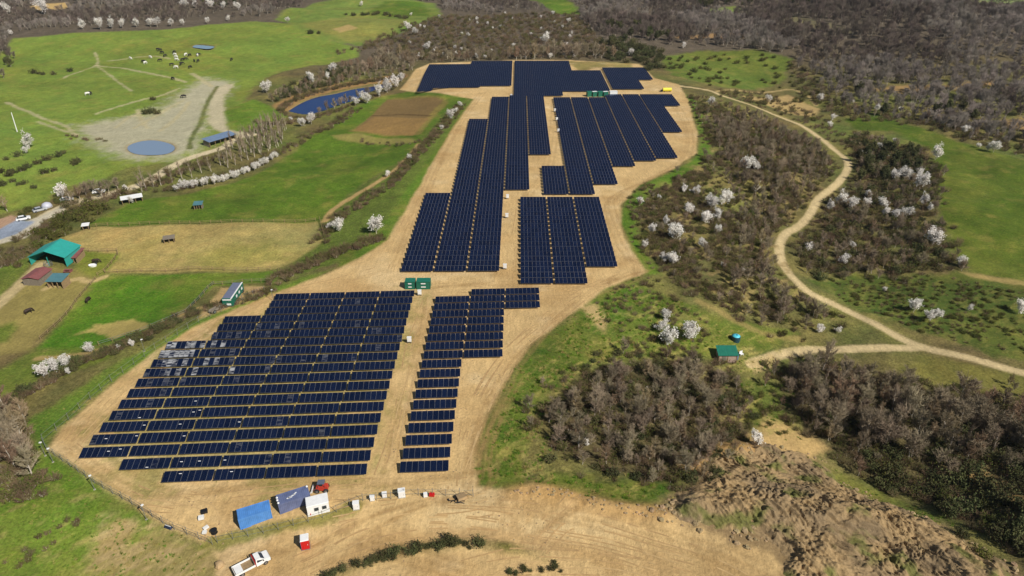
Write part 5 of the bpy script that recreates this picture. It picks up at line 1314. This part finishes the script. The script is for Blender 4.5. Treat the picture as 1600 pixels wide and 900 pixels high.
for place, L_ in BL.items():
    for px, py, w in L_:
        if place == 'in the river belt':
            putp('blossom', px, py, w, place, 1.0); putp('blossom', px + 6, py - 3, w, place, 0.9)
        else: putp('blossom', px, py, w, place, 1.35)
# bare trees one can tell apart
def putall(kind, pts, h0, h1, place, sd):
    r_ = random.Random(sd)
    for x, y in pts: put(kind, x, y, r_.uniform(h0, h1), place)
putall('bare', [at(px, py) for px, py in [(20, 700), (5, 680), (35, 690), (48, 720), (0, 730), (25, 735), (55, 745), (12, 655), (40, 665)]], 8, 10, 'at the left edge of the picture', 1)
putall('slim', [at(px, py) for px, py in [(345, 258), (356, 262), (368, 258), (378, 252), (388, 250), (398, 246), (408, 242), (420, 236), (432, 230), (440, 224), (300, 278), (270, 285), (252, 290), (240, 292), (222, 300), (228, 294), (285, 280), (315, 270), (330, 268)]] + scatter([(335, 262), (440, 228), (452, 198), (432, 190), (360, 235)], 3.6, 202), 6, 10, 'in the river belt', 2)
putall('bare', [at(px, py) for px, py in [(125, 312), (135, 305), (145, 300), (112, 318), (12, 330), (170, 300), (185, 296), (160, 308)]], 6, 8, 'along the left lane', 3)
putall('bare', [at(px, py) for px, py in [(580, 112), (590, 108), (600, 105), (610, 100), (620, 108), (632, 100), (640, 104), (595, 95), (608, 90), (570, 118), (625, 92), (645, 110)]], 10, 13, 'behind the long blue pond', 4)
putall('bare', [at(px, py) for px, py in [(512, 174), (522, 170), (532, 166), (500, 178), (548, 160), (560, 154), (575, 148), (588, 144), (600, 138), (540, 163), (566, 151)]], 4, 7, 'on the near bank of the long pond', 104)
putall('bare', scatter([(805, 94), (806, 84), (880, 84), (965, 88), (968, 93), (885, 92)], 5.5, 5), 9, 12, 'behind the far middle array', 5)
putall('bare', scatter([(640, 100), (660, 90), (800, 86), (800, 93), (680, 98)], 6.5, 6), 6, 9, 'behind the far left array', 6)
putall('bare', scatter([(1110, 190), (1180, 180), (1270, 225), (1300, 260), (1250, 310), (1200, 350), (1200, 420), (1150, 400), (1160, 300), (1120, 230)], 6.5, 7), 4, 7.5, 'on the east slope', 7)
putall('bare', scatter([(1130, 440), (1190, 430), (1250, 470), (1300, 500), (1240, 520), (1170, 490)], 5.0, 8), 5, 8, 'above the green hut', 8)
putall('bare', scatter([(850, 640), (950, 590), (1060, 570), (1140, 600), (1150, 690), (1060, 750), (940, 730), (870, 700)], 4.0, 9), 3.5, 8.0, 'in the thicket below the hut', 9)
putall('bare', scatter([(1210, 590), (1290, 575), (1420, 620), (1620, 650), (1640, 720), (1450, 720), (1330, 720), (1260, 670)], 4.3, 10), 5.5, 11, 'in the lower right gully', 10)
putall('bare', scatter([(1260, 400), (1330, 330), (1400, 330), (1480, 380), (1440, 425), (1300, 425)], 8.5, 11), 5, 8, 'in the wood beside the track', 11)
putall('slim', scatter([(1280, 600), (1420, 640), (1620, 670), (1640, 720), (1450, 715), (1330, 700)], 5.5, 210), 7, 10.5, 'in the lower right gully', 210)
putall('evergreen', scatter([(1345, 225), (1440, 240), (1440, 265), (1380, 290), (1330, 290)], 6.0, 12), 5, 7, 'in the wood beside the track', 12)
putall('evergreen', [at(px, py) for px, py in [(1380, 60 + 120), (1340, 150), (1460, 185), (1480, 180), (1500, 178), (1520, 190), (940, 75), (955, 70), (965, 82), (975, 68), (985, 60), (1000, 85)]], 7, 10, 'along the far right wood', 13)
putall('bush', [at(px, py) for px, py in [(240, 156), (236, 176), (246, 178), (230, 178), (60, 116), (68, 117), (52, 115), (110, 112), (84, 117)]], 2.0, 3.4, 'in the left meadow', 14)
r_ = random.Random(15)
for px, py in [(15, 275), (25, 270), (35, 268), (20, 285), (5, 290), (30, 290), (45, 262), (60, 256), (75, 250), (90, 245), (40, 288), (54, 294), (70, 272), (85, 268), (10, 250), (100, 240), (30, 245), (115, 258), (122, 254), (18, 268), (0, 270)]: put('bush', *at(px, py), r_.uniform(1.4, 2.6), 'on the grazed slope at far left')
putall('olive', scatter([(30, 395), (85, 350), (130, 325), (190, 315), (150, 345), (105, 375), (60, 395)], 4.6, 16), 2.2, 3.6, 'in the hedge between lane and barn', 16)
putall('bush', scatter([(1440, 720), (1600, 730), (1640, 830), (1560, 850), (1450, 790), (1350, 740)], 4.6, 17), 2.0, 3.4, 'in the lower right gully', 17)
putall('bush', [p for p in along([(505, 906), (560, 886), (600, 874), (650, 861), (700, 854), (760, 851)], 0.75, 1.5, 18) if vnoise(p[0] / 1.7, p[1] / 1.7, 19) > 0.33], 0.6, 1.7, 'on the bank by the near road', 18)
putall('bush', along([(790, 897), (830, 890), (870, 886), (890, 892)], 1.0, 1.6, 20), 0.4, 0.9, 'on the verge at the bottom edge', 20)

# ---- masses
CLW = [poly(p) for p in CLEAR]; GULB = poly([(1490, 735), (1530, 728), (1600, 755), (1640, 770), (1640, 792), (1560, 787), (1520, 768)])
IT = {k: [] for k in ('bare', 'scrub', 'olive', 'wood', 'wood2', 'pine', 'tuft', 'bush', 'straw')}
def mass(key, pts, spacing, s0, s1, sd, nv=5, track=True, pad=True, thin=None, edge=2.2):
    r_ = random.Random(sd)
    for x, y in scatter(pts, spacing, sd, avoid_pad=pad):
        if edge: x += r_.gauss(0, edge); y += r_.gauss(0, edge)
        if pad and inpoly(PADW, x, y): continue
        if track and near_track(x, y): continue
        if thin is not None and float(vnoise(x / thin, y / thin, sd)) < 0.42: continue
        if key == 'wood':
            if any(inpoly(q, x, y) for q in CLW): continue
            v = float(vnoise(x / 55, y / 70, 301)) + 0.25 * float(vnoise(x / 18, y / 18, 303)); h_ = 0.75 + 0.5 * float(vnoise(x / 30, y / 40, 305))
            if float(vnoise(x / 40, y / 22, 307)) + 0.3 * r_.random() > 1.08: continue
            kk = 'pine' if v > 1.0 and r_.random() < 0.6 else ('wood2' if v > 0.55 else 'wood')
            IT[kk].append((x, y, r_.uniform(s0, s1) * h_, r_.randrange(nv))); continue
        if inpoly(GULB, x, y): continue
        IT[key].append((x, y, r_.uniform(s0, s1), r_.randrange(nv)))
# far woods
mass('wood', [(905, 28), (940, 60), (990, 62), (1040, 72), (1120, 72), (1240, 84), (1260, 110), (1320, 165), (1420, 180), (1480, 205), (1640, 232), (1720, 240), (1720, -40), (1400, -60), (905, -60)], 5.0, 0.6, 1.3, 30, 5)
mass('scrub', [(1240, 90), (1320, 165), (1420, 178), (1640, 232), (1640, 250), (1500, 220), (1420, 194), (1330, 188), (1290, 178), (1240, 130)], 3.4, 0.7, 1.5, 130, 5)
mass('bare', [(1250, 100), (1320, 160), (1420, 175), (1640, 228), (1640, 246), (1500, 216), (1420, 190), (1330, 182), (1280, 165)], 6.5, 0.4, 0.8, 131, 5)
mass('wood', [(-80, 58), (20, 52), (120, 42), (250, 36), (395, 26), (430, 22), (500, -10), (560, -20), (560, -60), (-80, -60)], 6.6, 0.7, 1.1, 31, 5)
mass('wood', [(660, 5), (700, 20), (900, 22), (905, -60), (640, -60)], 7.0, 0.6, 1.0, 32, 5)
mass('wood', [(-80, 60), (12, 58), (14, 85), (20, 98), (0, 135), (-80, 150)], 6.5, 0.6, 1.0, 33, 5)
mass('wood', [(1310, 185), (1340, 165), (1500, 195), (1640, 228), (1640, 236), (1500, 214), (1380, 182)], 7.5, 0.5, 0.8, 34, 5)
mass('scrub', [(560, 70), (640, 45), (690, 25), (900, 24), (940, 65), (930, 92), (800, 92), (660, 96), (600, 80)], 4.2, 0.8, 1.6, 35, 5)
mass('bare', [(420, 165), (430, 150), (520, 110), (600, 80), (640, 112), (540, 132), (470, 148)], 4.5, 0.45, 0.8, 36, 5)
mass('bush', [(420, 165), (430, 150), (520, 110), (560, 100), (540, 128), (470, 148)], 5.0, 0.8, 1.5, 136, 3)
mass('bush', [(930, 80), (960, 62), (1040, 80), (1030, 110), (985, 112)], 5.5, 0.9, 1.8, 37, 3)
mass('olive', [(1035, 88), (1180, 80), (1240, 95), (1310, 175), (1270, 190), (1230, 135), (1130, 138), (1050, 120)], 8.0, 0.6, 1.2, 38, 3, thin=12)
# belts on the left
for key, pts, sp, w, s0, s1, sd in [('scrub', [(110, 325), (170, 308), (230, 292), (300, 262), (345, 245)], 1.0, 8, 0.8, 1.5, 40), ('scrub', [(250, 298), (320, 285), (400, 258), (440, 238), (520, 195), (560, 170)], 0.9, 6, 0.6, 1.1, 41), ('scrub', [(0, 400), (30, 385), (80, 350), (130, 320)], 0.9, 9, 0.6, 1.2, 42),
                                    ('scrub', [(-10, 640), (60, 605), (130, 565), (210, 535), (300, 490), (345, 480), (400, 462), (430, 455)], 0.3, 4, 0.4, 0.9, 43), ('bush', [(-10, 640), (60, 605), (130, 565), (210, 535), (300, 490)], 0.8, 4, 0.4, 0.8, 44),
                                    ('scrub', [(430, 440), (480, 415), (530, 395), (590, 375)], 0.3, 6, 0.6, 1.1, 45), ('scrub', [(500, 380), (520, 350), (560, 320), (610, 285), (650, 245), (680, 210), (720, 165)], 0.5, 6, 0.5, 1.0, 46),
                                    ('olive', [(40, 335), (90, 318), (110, 310)], 2.0, 6, 0.6, 1.1, 47), ('scrub', [(400, 190), (440, 195), (490, 185), (540, 170)], 0.8, 4, 0.6, 1.1, 48), ('scrub', [(440, 176), (462, 184), (505, 179), (548, 165), (590, 150), (615, 137)], 0.9, 3, 0.5, 0.9, 57), ('scrub', [(436, 172), (470, 153), (520, 139), (580, 128), (630, 120)], 0.6, 5, 0.7, 1.3, 58), ('scrub', [(-20, 420), (20, 410), (30, 395)], 0.7, 9, 0.8, 1.4, 49),
                                    ('scrub', [(-10, 640), (10, 680), (20, 720), (30, 750), (55, 770)], 0.3, 7, 0.6, 1.2, 50), ('scrub', [(20, 880), (80, 840), (110, 830)], 0.6, 4, 0.3, 0.6, 51), ('scrub', [(560, 470 - 250), (640, 225), (655, 222)], 1.6, 4, 0.4, 0.8, 52), ('scrub', [(100, 215), (150, 218), (170, 220)], 2.0, 5, 0.5, 0.9, 53), ('bush', [(480, 52), (490, 54)], 2.5, 8, 0.8, 1.4, 54), ('bush', [(545, 25), (600, 22), (640, 30)], 3.5, 8, 0.8, 1.4, 55), ('scrub', [(520, 85), (560, 78), (600, 60), (650, 35)], 2.5, 12, 0.8, 1.4, 56)]:
    r_ = random.Random(sd)
    for x, y in along(pts, sp, w, sd):
        if not inpoly(PADW, x, y): IT[key].append((x, y, r_.uniform(s0, s1), r_.randrange(5)))
# east slope and thickets
EAST = [(1000, 310), (1040, 282), (1100, 262), (1115, 230), (1075, 150), (1120, 160), (1200, 185), (1270, 225), (1305, 262), (1270, 310), (1215, 370), (1215, 410), (1250, 455), (1330, 500), (1240, 530), (1150, 490), (1060, 445), (1010, 390), (990, 345)]
mass('scrub', EAST, 1.3, 0.35, 1.05, 60, 5, thin=8)
mass('scrub', EAST, 2.6, 0.3, 0.7, 160, 5)
mass('olive', EAST, 5.2, 0.4, 0.8, 61, 3)
mass('bare', EAST, 7.0, 0.3, 0.6, 62, 5)
mass('scrub', [(840, 640), (900, 590), (990, 560), (1060, 545), (1150, 580), (1170, 640), (1150, 700), (1070, 760), (960, 745), (880, 720)], 1.5, 0.4, 0.95, 63, 5)
mass('bush', [(840, 640), (900, 590), (990, 560), (1060, 545), (1150, 580), (1170, 640), (1150, 700), (1070, 760), (960, 745), (880, 720)], 3.6, 0.4, 0.8, 64, 3)
mass('scrub', [(940, 450), (1010, 440), (1080, 490), (1120, 520), (1070, 555), (1000, 545), (960, 500)], 2.0, 0.3, 0.75, 65, 5)
mass('scrub', [(1200, 580), (1280, 565), (1400, 590), (1500, 615), (1640, 640), (1640, 720), (1560, 760), (1400, 760), (1300, 710), (1230, 660)], 1.9, 0.5, 1.1, 66, 5)
mass('bush', [(1270, 640), (1400, 660), (1640, 700), (1640, 900), (1560, 860), (1450, 790), (1340, 740)], 3.6, 0.5, 1.2, 67, 3)
mass('scrub', [(1270, 640), (1400, 660), (1640, 700), (1640, 900), (1560, 860), (1450, 790), (1340, 740)], 2.2, 0.5, 1.2, 167, 5)
mass('olive', [(1400, 740), (1640, 760), (1640, 900), (1560, 860), (1450, 790)], 3.6, 0.5, 1.0, 169, 3)
mass('bush', [(1240, 390), (1300, 330), (1340, 280), (1330, 210), (1440, 235), (1470, 270), (1460, 330), (1500, 410), (1440, 430), (1270, 430)], 6.0, 0.6, 1.3, 68, 3)
mass('scrub', [(1240, 390), (1300, 330), (1340, 280), (1330, 210), (1440, 235), (1470, 270), (1460, 330), (1500, 410), (1440, 430), (1270, 430)], 2.5, 0.7, 1.4, 69, 5)
mass('bare', [(1240, 390), (1300, 330), (1340, 280), (1330, 210), (1440, 235), (1470, 270), (1460, 330), (1500, 410), (1440, 430), (1270, 430)], 5.5, 0.4, 0.7, 168, 5)
mass('olive', [(1270, 440), (1440, 430), (1620, 460), (1620, 560), (1480, 530), (1360, 490)], 2.6, 0.2, 0.5, 70, 3, thin=7)
mass('scrub', [(1270, 440), (1440, 430), (1620, 460), (1620, 560), (1480, 530), (1360, 490)], 2.0, 0.2, 0.55, 170, 5, thin=10)
mass('scrub', [(1100, 140), (1200, 145), (1300, 190), (1340, 250), (1320, 240), (1270, 205), (1200, 172), (1120, 150)], 4.0, 0.6, 1.2, 71, 5)
mass('scrub', [(1330, 260), (1345, 290), (1290, 345), (1245, 380), (1240, 370), (1290, 310)], 2.6, 0.5, 1.0, 72, 5)
mass('olive', [(1130, 600), (1210, 600), (1270, 680), (1180, 690)], 3.2, 0.3, 0.6, 73, 3)
mass('bare', [(850, 640), (950, 590), (1060, 560), (1140, 590), (1155, 690), (1060, 750), (940, 730), (870, 700)], 2.9, 0.3, 0.65, 180, 5, edge=3)
mass('bare', [(1210, 590), (1290, 570), (1420, 605), (1640, 640), (1640, 730), (1450, 725), (1330, 720), (1250, 670)], 3.0, 0.35, 0.8, 181, 5, edge=3)
mass('bare', [(1110, 190), (1180, 180), (1270, 225), (1300, 260), (1250, 310), (1200, 350), (1200, 420), (1240, 470), (1150, 440), (1150, 300), (1120, 230)], 4.2, 0.35, 0.7, 182, 5, edge=3)
# grass tufts
GR1 = [(750, 745), (765, 680), (800, 600), (850, 545), (940, 470), (990, 440), (1080, 480), (1120, 540), (1000, 560), (900, 590), (850, 640), (840, 700), (900, 735), (1040, 755), (1040, 790), (920, 775), (830, 760)]
mass('tuft', GR1, 0.75, 0.5, 1.2, 80, 3, thin=2.2)
mass('tuft', [(1120, 560), (1220, 560), (1280, 660), (1180, 690), (1140, 620)], 1.1, 0.5, 1.1, 81, 3, thin=2.5)
mass('tuft', [(1240, 715), (1400, 780), (1500, 820), (1480, 830), (1290, 770)], 0.9, 0.5, 1.0, 82, 3, thin=2.5)
mass('tuft', [(110, 905), (150, 800), (240, 812), (330, 858), (330, 905)], 0.8, 0.4, 0.9, 83, 3, thin=1.6)
mass('tuft', [(0, 905), (0, 750), (80, 720), (200, 800), (150, 905)], 1.1, 0.3, 0.7, 84, 3, thin=2.2)
mass('tuft', [(60, 700), (100, 650), (250, 545), (400, 462), (430, 455), (300, 530), (170, 610), (90, 690)], 0.9, 0.3, 0.7, 85, 3, thin=2.2)
mass('tuft', [(140, 712), (265, 556), (430, 470), (640, 470), (600, 680), (560, 745), (260, 755)], 1.6, 0.25, 0.5, 86, 3, pad=False, thin=2.0)

KN = {'blossom': ('blossom_tree', 'white blossom tree', 'tree', 'blossoming trees'), 'bare': ('bare_tree', 'bare tree', 'tree', 'bare winter trees'), 'slim': ('slender_tree', 'slender bare tree', 'tree', 'slender bare trees'), 'evergreen': ('evergreen_tree', 'dark evergreen tree', 'tree', 'dark evergreen trees'), 'bush': ('dark_bush', 'dark leafy bush', 'bush', 'dark bushes'), 'olive': ('olive_bush', 'olive green bush', 'bush', 'olive green bushes')}
bykind = {}
for p in PLANTS: bykind.setdefault(p[0], []).append(p)
for kind, L_ in bykind.items():
    L_.sort(key=lambda p: -p[3] * SIZE[kind] * pxm(p[1], p[2]))
    keep, rest = L_[:295], L_[295:]
    for p in rest: IT['bare' if kind == 'bare' else 'bush'].append((p[1], p[2], p[3], rnd.randrange(5)))
    groups = {}
    for p in keep: groups.setdefault(p[4], []).append(p)
    for place, G0 in groups.items():
        G0.sort(key=lambda p: p[2]); nb = max(1, math.ceil(len(G0) / 16)); step = math.ceil(len(G0) / nb)
        for bi in range(nb):
            G = sorted(G0[bi * step:(bi + 1) * step], key=lambda p: p[1] / p[2])
            band = '' if nb == 1 else (', nearest strip' if bi == 0 else ', farthest strip' if bi == nb - 1 else f', {nth(bi)} nearest strip')
            for i, (k_, x, y, s, _) in enumerate(G):
                nm, look, cat, grp = KN[kind]; pos = 'lone' if len(G) == 1 else ('leftmost' if i == 0 else 'rightmost' if i == len(G) - 1 else nth(i) + ' from left')
                lb = f'{look} {place}' if len(G0) == 1 else f'{look} {place}, {pos}{band}'
                t = thing(nm, (x, y, gh(x, y) - 0.03), rnd.uniform(0, 6.28), lb, cat, grp); t.scale = (s * rnd.uniform(.9, 1.1), s * rnd.uniform(.9, 1.1), s)
                vk = V[kind] + (V['round'] if kind == 'bare' else []); tr, cr = vk[rnd.randrange(len(vk))]
                link('trunk' if cat == 'tree' else 'stem', tr, t); link('crown', cr, t)
def retint(ms, src, dst):
    out = []
    for m in ms:
        q = m.copy()
        for i, mm_ in enumerate(q.materials):
            if mm_ in src: q.materials[i] = dst
        out.append(q)
    return out
TW1 = mat('twigs_grey', lin(150, 140, 130), 1.0, obvar=0.25, spec=0.1)
instancer('distant_woodland', 'grey-brown bare woodland covering the far hills', retint(JV['round'] + JV['bare'][:1], (TWIG, TWIGR), TW1), IT['wood'])
TW2 = mat('twigs_brown', lin(118, 106, 96), 1.0, obvar=0.25, spec=0.1)
instancer('brown_woodland', 'darker brown bare woodland in the far hollows', retint(JV['round'] + JV['bare'][:1], (TWIG, TWIGR), TW2), IT['wood2'])
instancer('evergreen_woodland', 'dark evergreen clumps within the far woods', JV['evergreen'], IT['pine'])
instancer('bare_thicket', 'tangle of low bare trees on the slopes', JV['bare'] + JV['round'], [(x, y, s, rnd.randrange(9)) for x, y, s, v in IT['bare']])
instancer('scrub_thicket', 'brown leafless scrub covering slopes and hedges', JV['scrub'], IT['scrub'])
instancer('olive_scrub', 'patches of olive green low scrub', JV['olive'], IT['olive'])
instancer('evergreen_scrub', 'dark evergreen undergrowth in the woods', JV['bush'], IT['bush'])
instancer('grass_tufts', 'long grass tufts on banks and verges', TUFTS, IT['tuft'])
import sys
print('COUNTS', {k: len(v) for k, v in IT.items()}, {k: len(v) for k, v in bykind.items()}, len(TABLES), file=sys.stderr)

# ------------------------------------------------------------------ bulldozed earth slope: a finer sheet of ridged, cracked soil
_rp = poly(RUB); _x0, _x1 = min(p[0] for p in _rp) - 2, max(p[0] for p in _rp) + 2; _y0, _y1 = min(p[1] for p in _rp) - 2, max(p[1] for p in _rp) + 2
stp = 0.13
fxs, fys = np.arange(_x0, _x1, stp), np.arange(_y0, _y1, stp)
FX, FY = np.meshgrid(fxs, fys); fx, fy = FX.ravel(), FY.ravel()
P_ = np.array(_rp); d2 = np.full(len(fx), 1e9); ins = np.zeros(len(fx), bool)
for i in range(len(P_)):
    ax, ay = P_[i]; bx, by = P_[(i + 1) % len(P_)]; dx, dy = bx - ax, by - ay
    t_ = np.clip(((fx - ax) * dx + (fy - ay) * dy) / (dx * dx + dy * dy), 0, 1); d2 = np.minimum(d2, (fx - ax - t_ * dx) ** 2 + (fy - ay - t_ * dy) ** 2)
    c_ = (ay > fy) != (by > fy); ins ^= c_ & (fx < (bx - ax) * (fy - ay) / (by - ay + 1e-9) + ax)
ds = np.where(ins, -np.sqrt(d2), np.sqrt(d2)) + 3.6 * fbm(fx / 5, fy / 5, 201, 4)
mk = 1 - sstep(-5.5, 0.6, ds)
wx, wy = fx + 2.2 * fbm(fx / 7, fy / 7, 203, 2), fy + 2.2 * fbm(fx / 7, fy / 7, 205, 2)
ca, sa = math.cos(R(-48)), math.sin(R(-48))
uu, vv = wx * ca + wy * sa, -wx * sa + wy * ca
r1 = 1 - np.abs(fbm(uu / 5.5, vv / 0.95, 207, 3)); r2 = 1 - np.abs(fbm(uu / 1.6, vv / 0.5, 209, 2)); big = fbm(fx / 6, fy / 6, 211, 3); blk = np.abs(fbm(wx / 1.1, wy / 1.1, 213, 3))
rel = 0.75 * r1 ** 3 + 0.30 * r2 ** 2 + 0.8 * big + 0.9 * np.clip(fbm(wx / 2.3, wy / 2.3, 223, 3), 0, 1) - 1.0 * np.clip(blk - 0.2, 0, 1) + 0.06 * fbm(fx / .35, fy / .35, 215, 2)
jj = np.clip(np.searchsorted(ys, fy) - 1, 0, len(ys) - 2); ty_ = (fy - ys[jj]) / (ys[jj + 1] - ys[jj]); ss = fx / (hw[jj] + (hw[jj + 1] - hw[jj]) * ty_)
i2 = np.clip(np.searchsorted(sx, ss) - 1, 0, len(sx) - 2); tx_ = (ss - sx[i2]) / (sx[i2 + 1] - sx[i2])
base_ = (GZ[jj, i2] * (1 - tx_) + GZ[jj, i2 + 1] * tx_) * (1 - ty_) + (GZ[jj + 1, i2] * (1 - tx_) + GZ[jj + 1, i2 + 1] * tx_) * ty_
fzz = base_ - 0.35 + mk * (0.75 + rel)
tone = np.clip(0.5 + 0.8 * fbm(fx / 5, fy / 5, 217, 3), 0, 1)[:, None]
fcol = np.array(lin(172, 145, 104))[None] * tone + np.array(lin(136, 117, 90))[None] * (1 - tone)
gpatch = np.clip(fbm(fx / 3.5, fy / 3.5, 219, 3) * 3 - 0.5, 0, 1)[:, None] * 0.75
fcol = fcol * (1 - gpatch) + np.array(lin(98, 108, 48))[None] * gpatch
idm = np.arange(len(fx)).reshape(FX.shape)
fq = np.stack([idm[:-1, :-1], idm[:-1, 1:], idm[1:, 1:], idm[1:, :-1]], -1).reshape(-1, 4)
fq = fq[mk[fq].max(1) > 0.01]
used, inv = np.unique(fq.ravel(), return_inverse=True)
me = bpy.data.meshes.new('spoil_slope'); me.vertices.add(len(used)); me.loops.add(len(fq) * 4); me.polygons.add(len(fq))
me.vertices.foreach_set('co', np.stack([fx, fy, fzz], -1)[used].astype(np.float32).ravel()); me.loops.foreach_set('vertex_index', inv.astype(np.int32)); me.polygons.foreach_set('loop_start', np.arange(0, len(fq) * 4, 4, dtype=np.int32))
me.materials.append(GMAT)
for nm, arr in (('cover', fcol), ('soil', np.tile([1.0, 0, 0], (len(fx), 1)))):
    a_ = me.attributes.new(nm, 'FLOAT_COLOR', 'POINT'); a_.data.foreach_set('color', np.concatenate([arr[used], np.ones((len(used), 1))], 1).astype(np.float32).ravel())
me.update(); me.validate()
tag(link('spoil_slope', me), 'bulldozed slope of ridged and cracked grey-tan earth', None, None, 'structure')

# ------------------------------------------------------------------ tyre tracks pressed into the sand, stones
tv, tf, tm = [], [], []
def rut(P, w, mi):
    P = smooth(P, 10); n0 = None
    for i, (x, y) in enumerate(P):
        a, b = P[max(0, i - 1)], P[min(len(P) - 1, i + 1)]; dx, dy = b[0] - a[0], b[1] - a[1]; L = math.hypot(dx, dy) + 1e-9; nx, ny = -dy / L * w / 2, dx / L * w / 2
        ok = float(vnoise(x / 3.1, y / 3.1, 401 + mi)) > 0.5
        if not ok or y > 240 or not inpoly(PADW, x, y): n0 = None; continue
        k = len(tv); tv.extend([(x - nx, y - ny, gh(x - nx, y - ny) + 0.02), (x + nx, y + ny, gh(x + nx, y + ny) + 0.02)])
        if n0 is not None: tf.append((n0, n0 + 1, k + 1, k)); tm.append(mi)
        n0 = k
r_ = random.Random(77)
RUTS = [[(600, 742), (612, 690), (625, 640), (640, 585), (650, 540), (660, 500), (668, 465)], [(355, 900), (420, 872), (480, 855), (560, 815), (660, 790), (760, 790), (860, 806), (950, 830), (1100, 872), (1180, 905)], [(380, 905), (470, 880), (560, 840), (660, 812), (760, 808), (860, 825), (960, 850), (1060, 885)], [(100, 705), (200, 772), (300, 782), (420, 768), (520, 762), (600, 762), (730, 750)], [(1000, 425), (930, 452), (850, 512), (790, 585), (757, 650), (730, 735)], [(110, 690), (160, 640), (230, 580), (330, 512), (430, 462), (520, 440), (600, 420)], [(690, 905), (800, 880), (950, 880), (1060, 905)],
        [(720, 765), (732, 690), (765, 605), (800, 545), (860, 500)], [(610, 425), (640, 345), (665, 290)], [(640, 458), (700, 450), (780, 452), (880, 456), (950, 440)], [(800, 442), (806, 400), (812, 360), (815, 312)], [(985, 412), (962, 370), (950, 330), (965, 305)], [(830, 848), (868, 812), (895, 798), (908, 782)], [(520, 800), (600, 790), (700, 785), (760, 772)], [(250, 770), (330, 790), (350, 830)]]
for pts in RUTS:
    P0 = poly(pts); drift_ = 0.0
    for g in range(3):
        off = (g - 1.5) * r_.uniform(1.6, 2.6); wob = r_.uniform(0, 6)
        for s in (-0.75, 0.75):
            Q = []
            for i, (x, y) in enumerate(P0):
                a, b = P0[max(0, i - 1)], P0[min(len(P0) - 1, i + 1)]; dx, dy = b[0] - a[0], b[1] - a[1]; L = math.hypot(dx, dy); o_ = off + s + 0.7 * math.sin(i * 1.3 + wob)
                Q.append((x - dy / L * o_, y + dx / L * o_))
            rut(Q, 0.24, g % 2)
me = bpy.data.meshes.new('tyre_tracks'); me.from_pydata(tv, [], tf)
me.materials.append(mat('pressed_sand', lin(178, 145, 98), 0.95, noise=0.22, nscale=0.9)); me.materials.append(mat('loose_sand', lin(194, 162, 112), 0.95, noise=0.2, nscale=0.9))
me.polygons.foreach_set('material_index', tm); me.update(); tag(link('tyre_tracks', me), 'crossing tyre tracks pressed into the sandy pad', None, None, 'stuff')

# ------------------------------------------------------------------ broken clods on the rubble slope
def clod(seed):
    rg = random.Random(seed); mb = MB(); mb.lathe([(0.32, -0.1), (0.5, 0.1), (0.4, 0.32), (0.15, 0.42)], 6)
    mb.v = [(x * rg.uniform(.7, 1.3), y * rg.uniform(.7, 1.3), z * rg.uniform(.8, 1.2)) for x, y, z in mb.v]; return mb.mesh('clod', mat('clod_earth', lin(160, 138, 102), 0.95, obvar=0.2, noise=0.2, nscale=3))
r_ = random.Random(90)
IC = [(x, y, r_.choice([.3, .4, .5, .6, 1.0]), r_.randrange(4)) for x, y in scatter(RUB, 1.0, 90, avoid_pad=False) if vnoise(x / 3, y / 3, 91) > .5]
IC += [(x, y, r_.uniform(.2, .6), r_.randrange(4)) for x, y in along([(800, 775), (880, 775), (960, 795), (1030, 803)], .35, 2.2, 92)]
IC += [(x, y, r_.uniform(.12, .34), r_.randrange(4)) for x, y in scatter([(345, 880), (75, 705), (250, 550), (430, 460), (640, 430), (1000, 425), (800, 560), (745, 700), (745, 770), (1030, 800), (1200, 900), (400, 905)], 1.5, 95, avoid_pad=False) if vnoise(x / 6, y / 6, 96) > .58 and not inpoly([(-80, 88), (-24, 88), (-24, 158), (-80, 158)], x, y)]
instancer('earth_clods', 'broken earth clods strewn over the rubble slope', [clod(i) for i in range(4)], IC)

# ------------------------------------------------------------------ thin haze in the air of the whole valley
zlo = float(gz.min()) - 2.0
hb = MB(); hb.box(0, 1425, zlo, 10900, 4250, max(96.0, float(gz.max()) + 14) - zlo)
hm = bpy.data.materials.new('valley_haze'); hm.use_nodes = True; hm.node_tree.nodes.clear()
pv = hm.node_tree.nodes.new('ShaderNodeVolumePrincipled'); pv.inputs['Color'].default_value = (0.80, 0.88, 1.0, 1); pv.inputs['Density'].default_value = 0.00005; pv.inputs['Anisotropy'].default_value = 0.2
ho = hm.node_tree.nodes.new('ShaderNodeOutputMaterial'); hm.node_tree.links.new(pv.outputs[0], ho.inputs['Volume'])
tag(hb.build('haze', hm), 'thin pale haze filling the valley air', None, None, 'stuff')
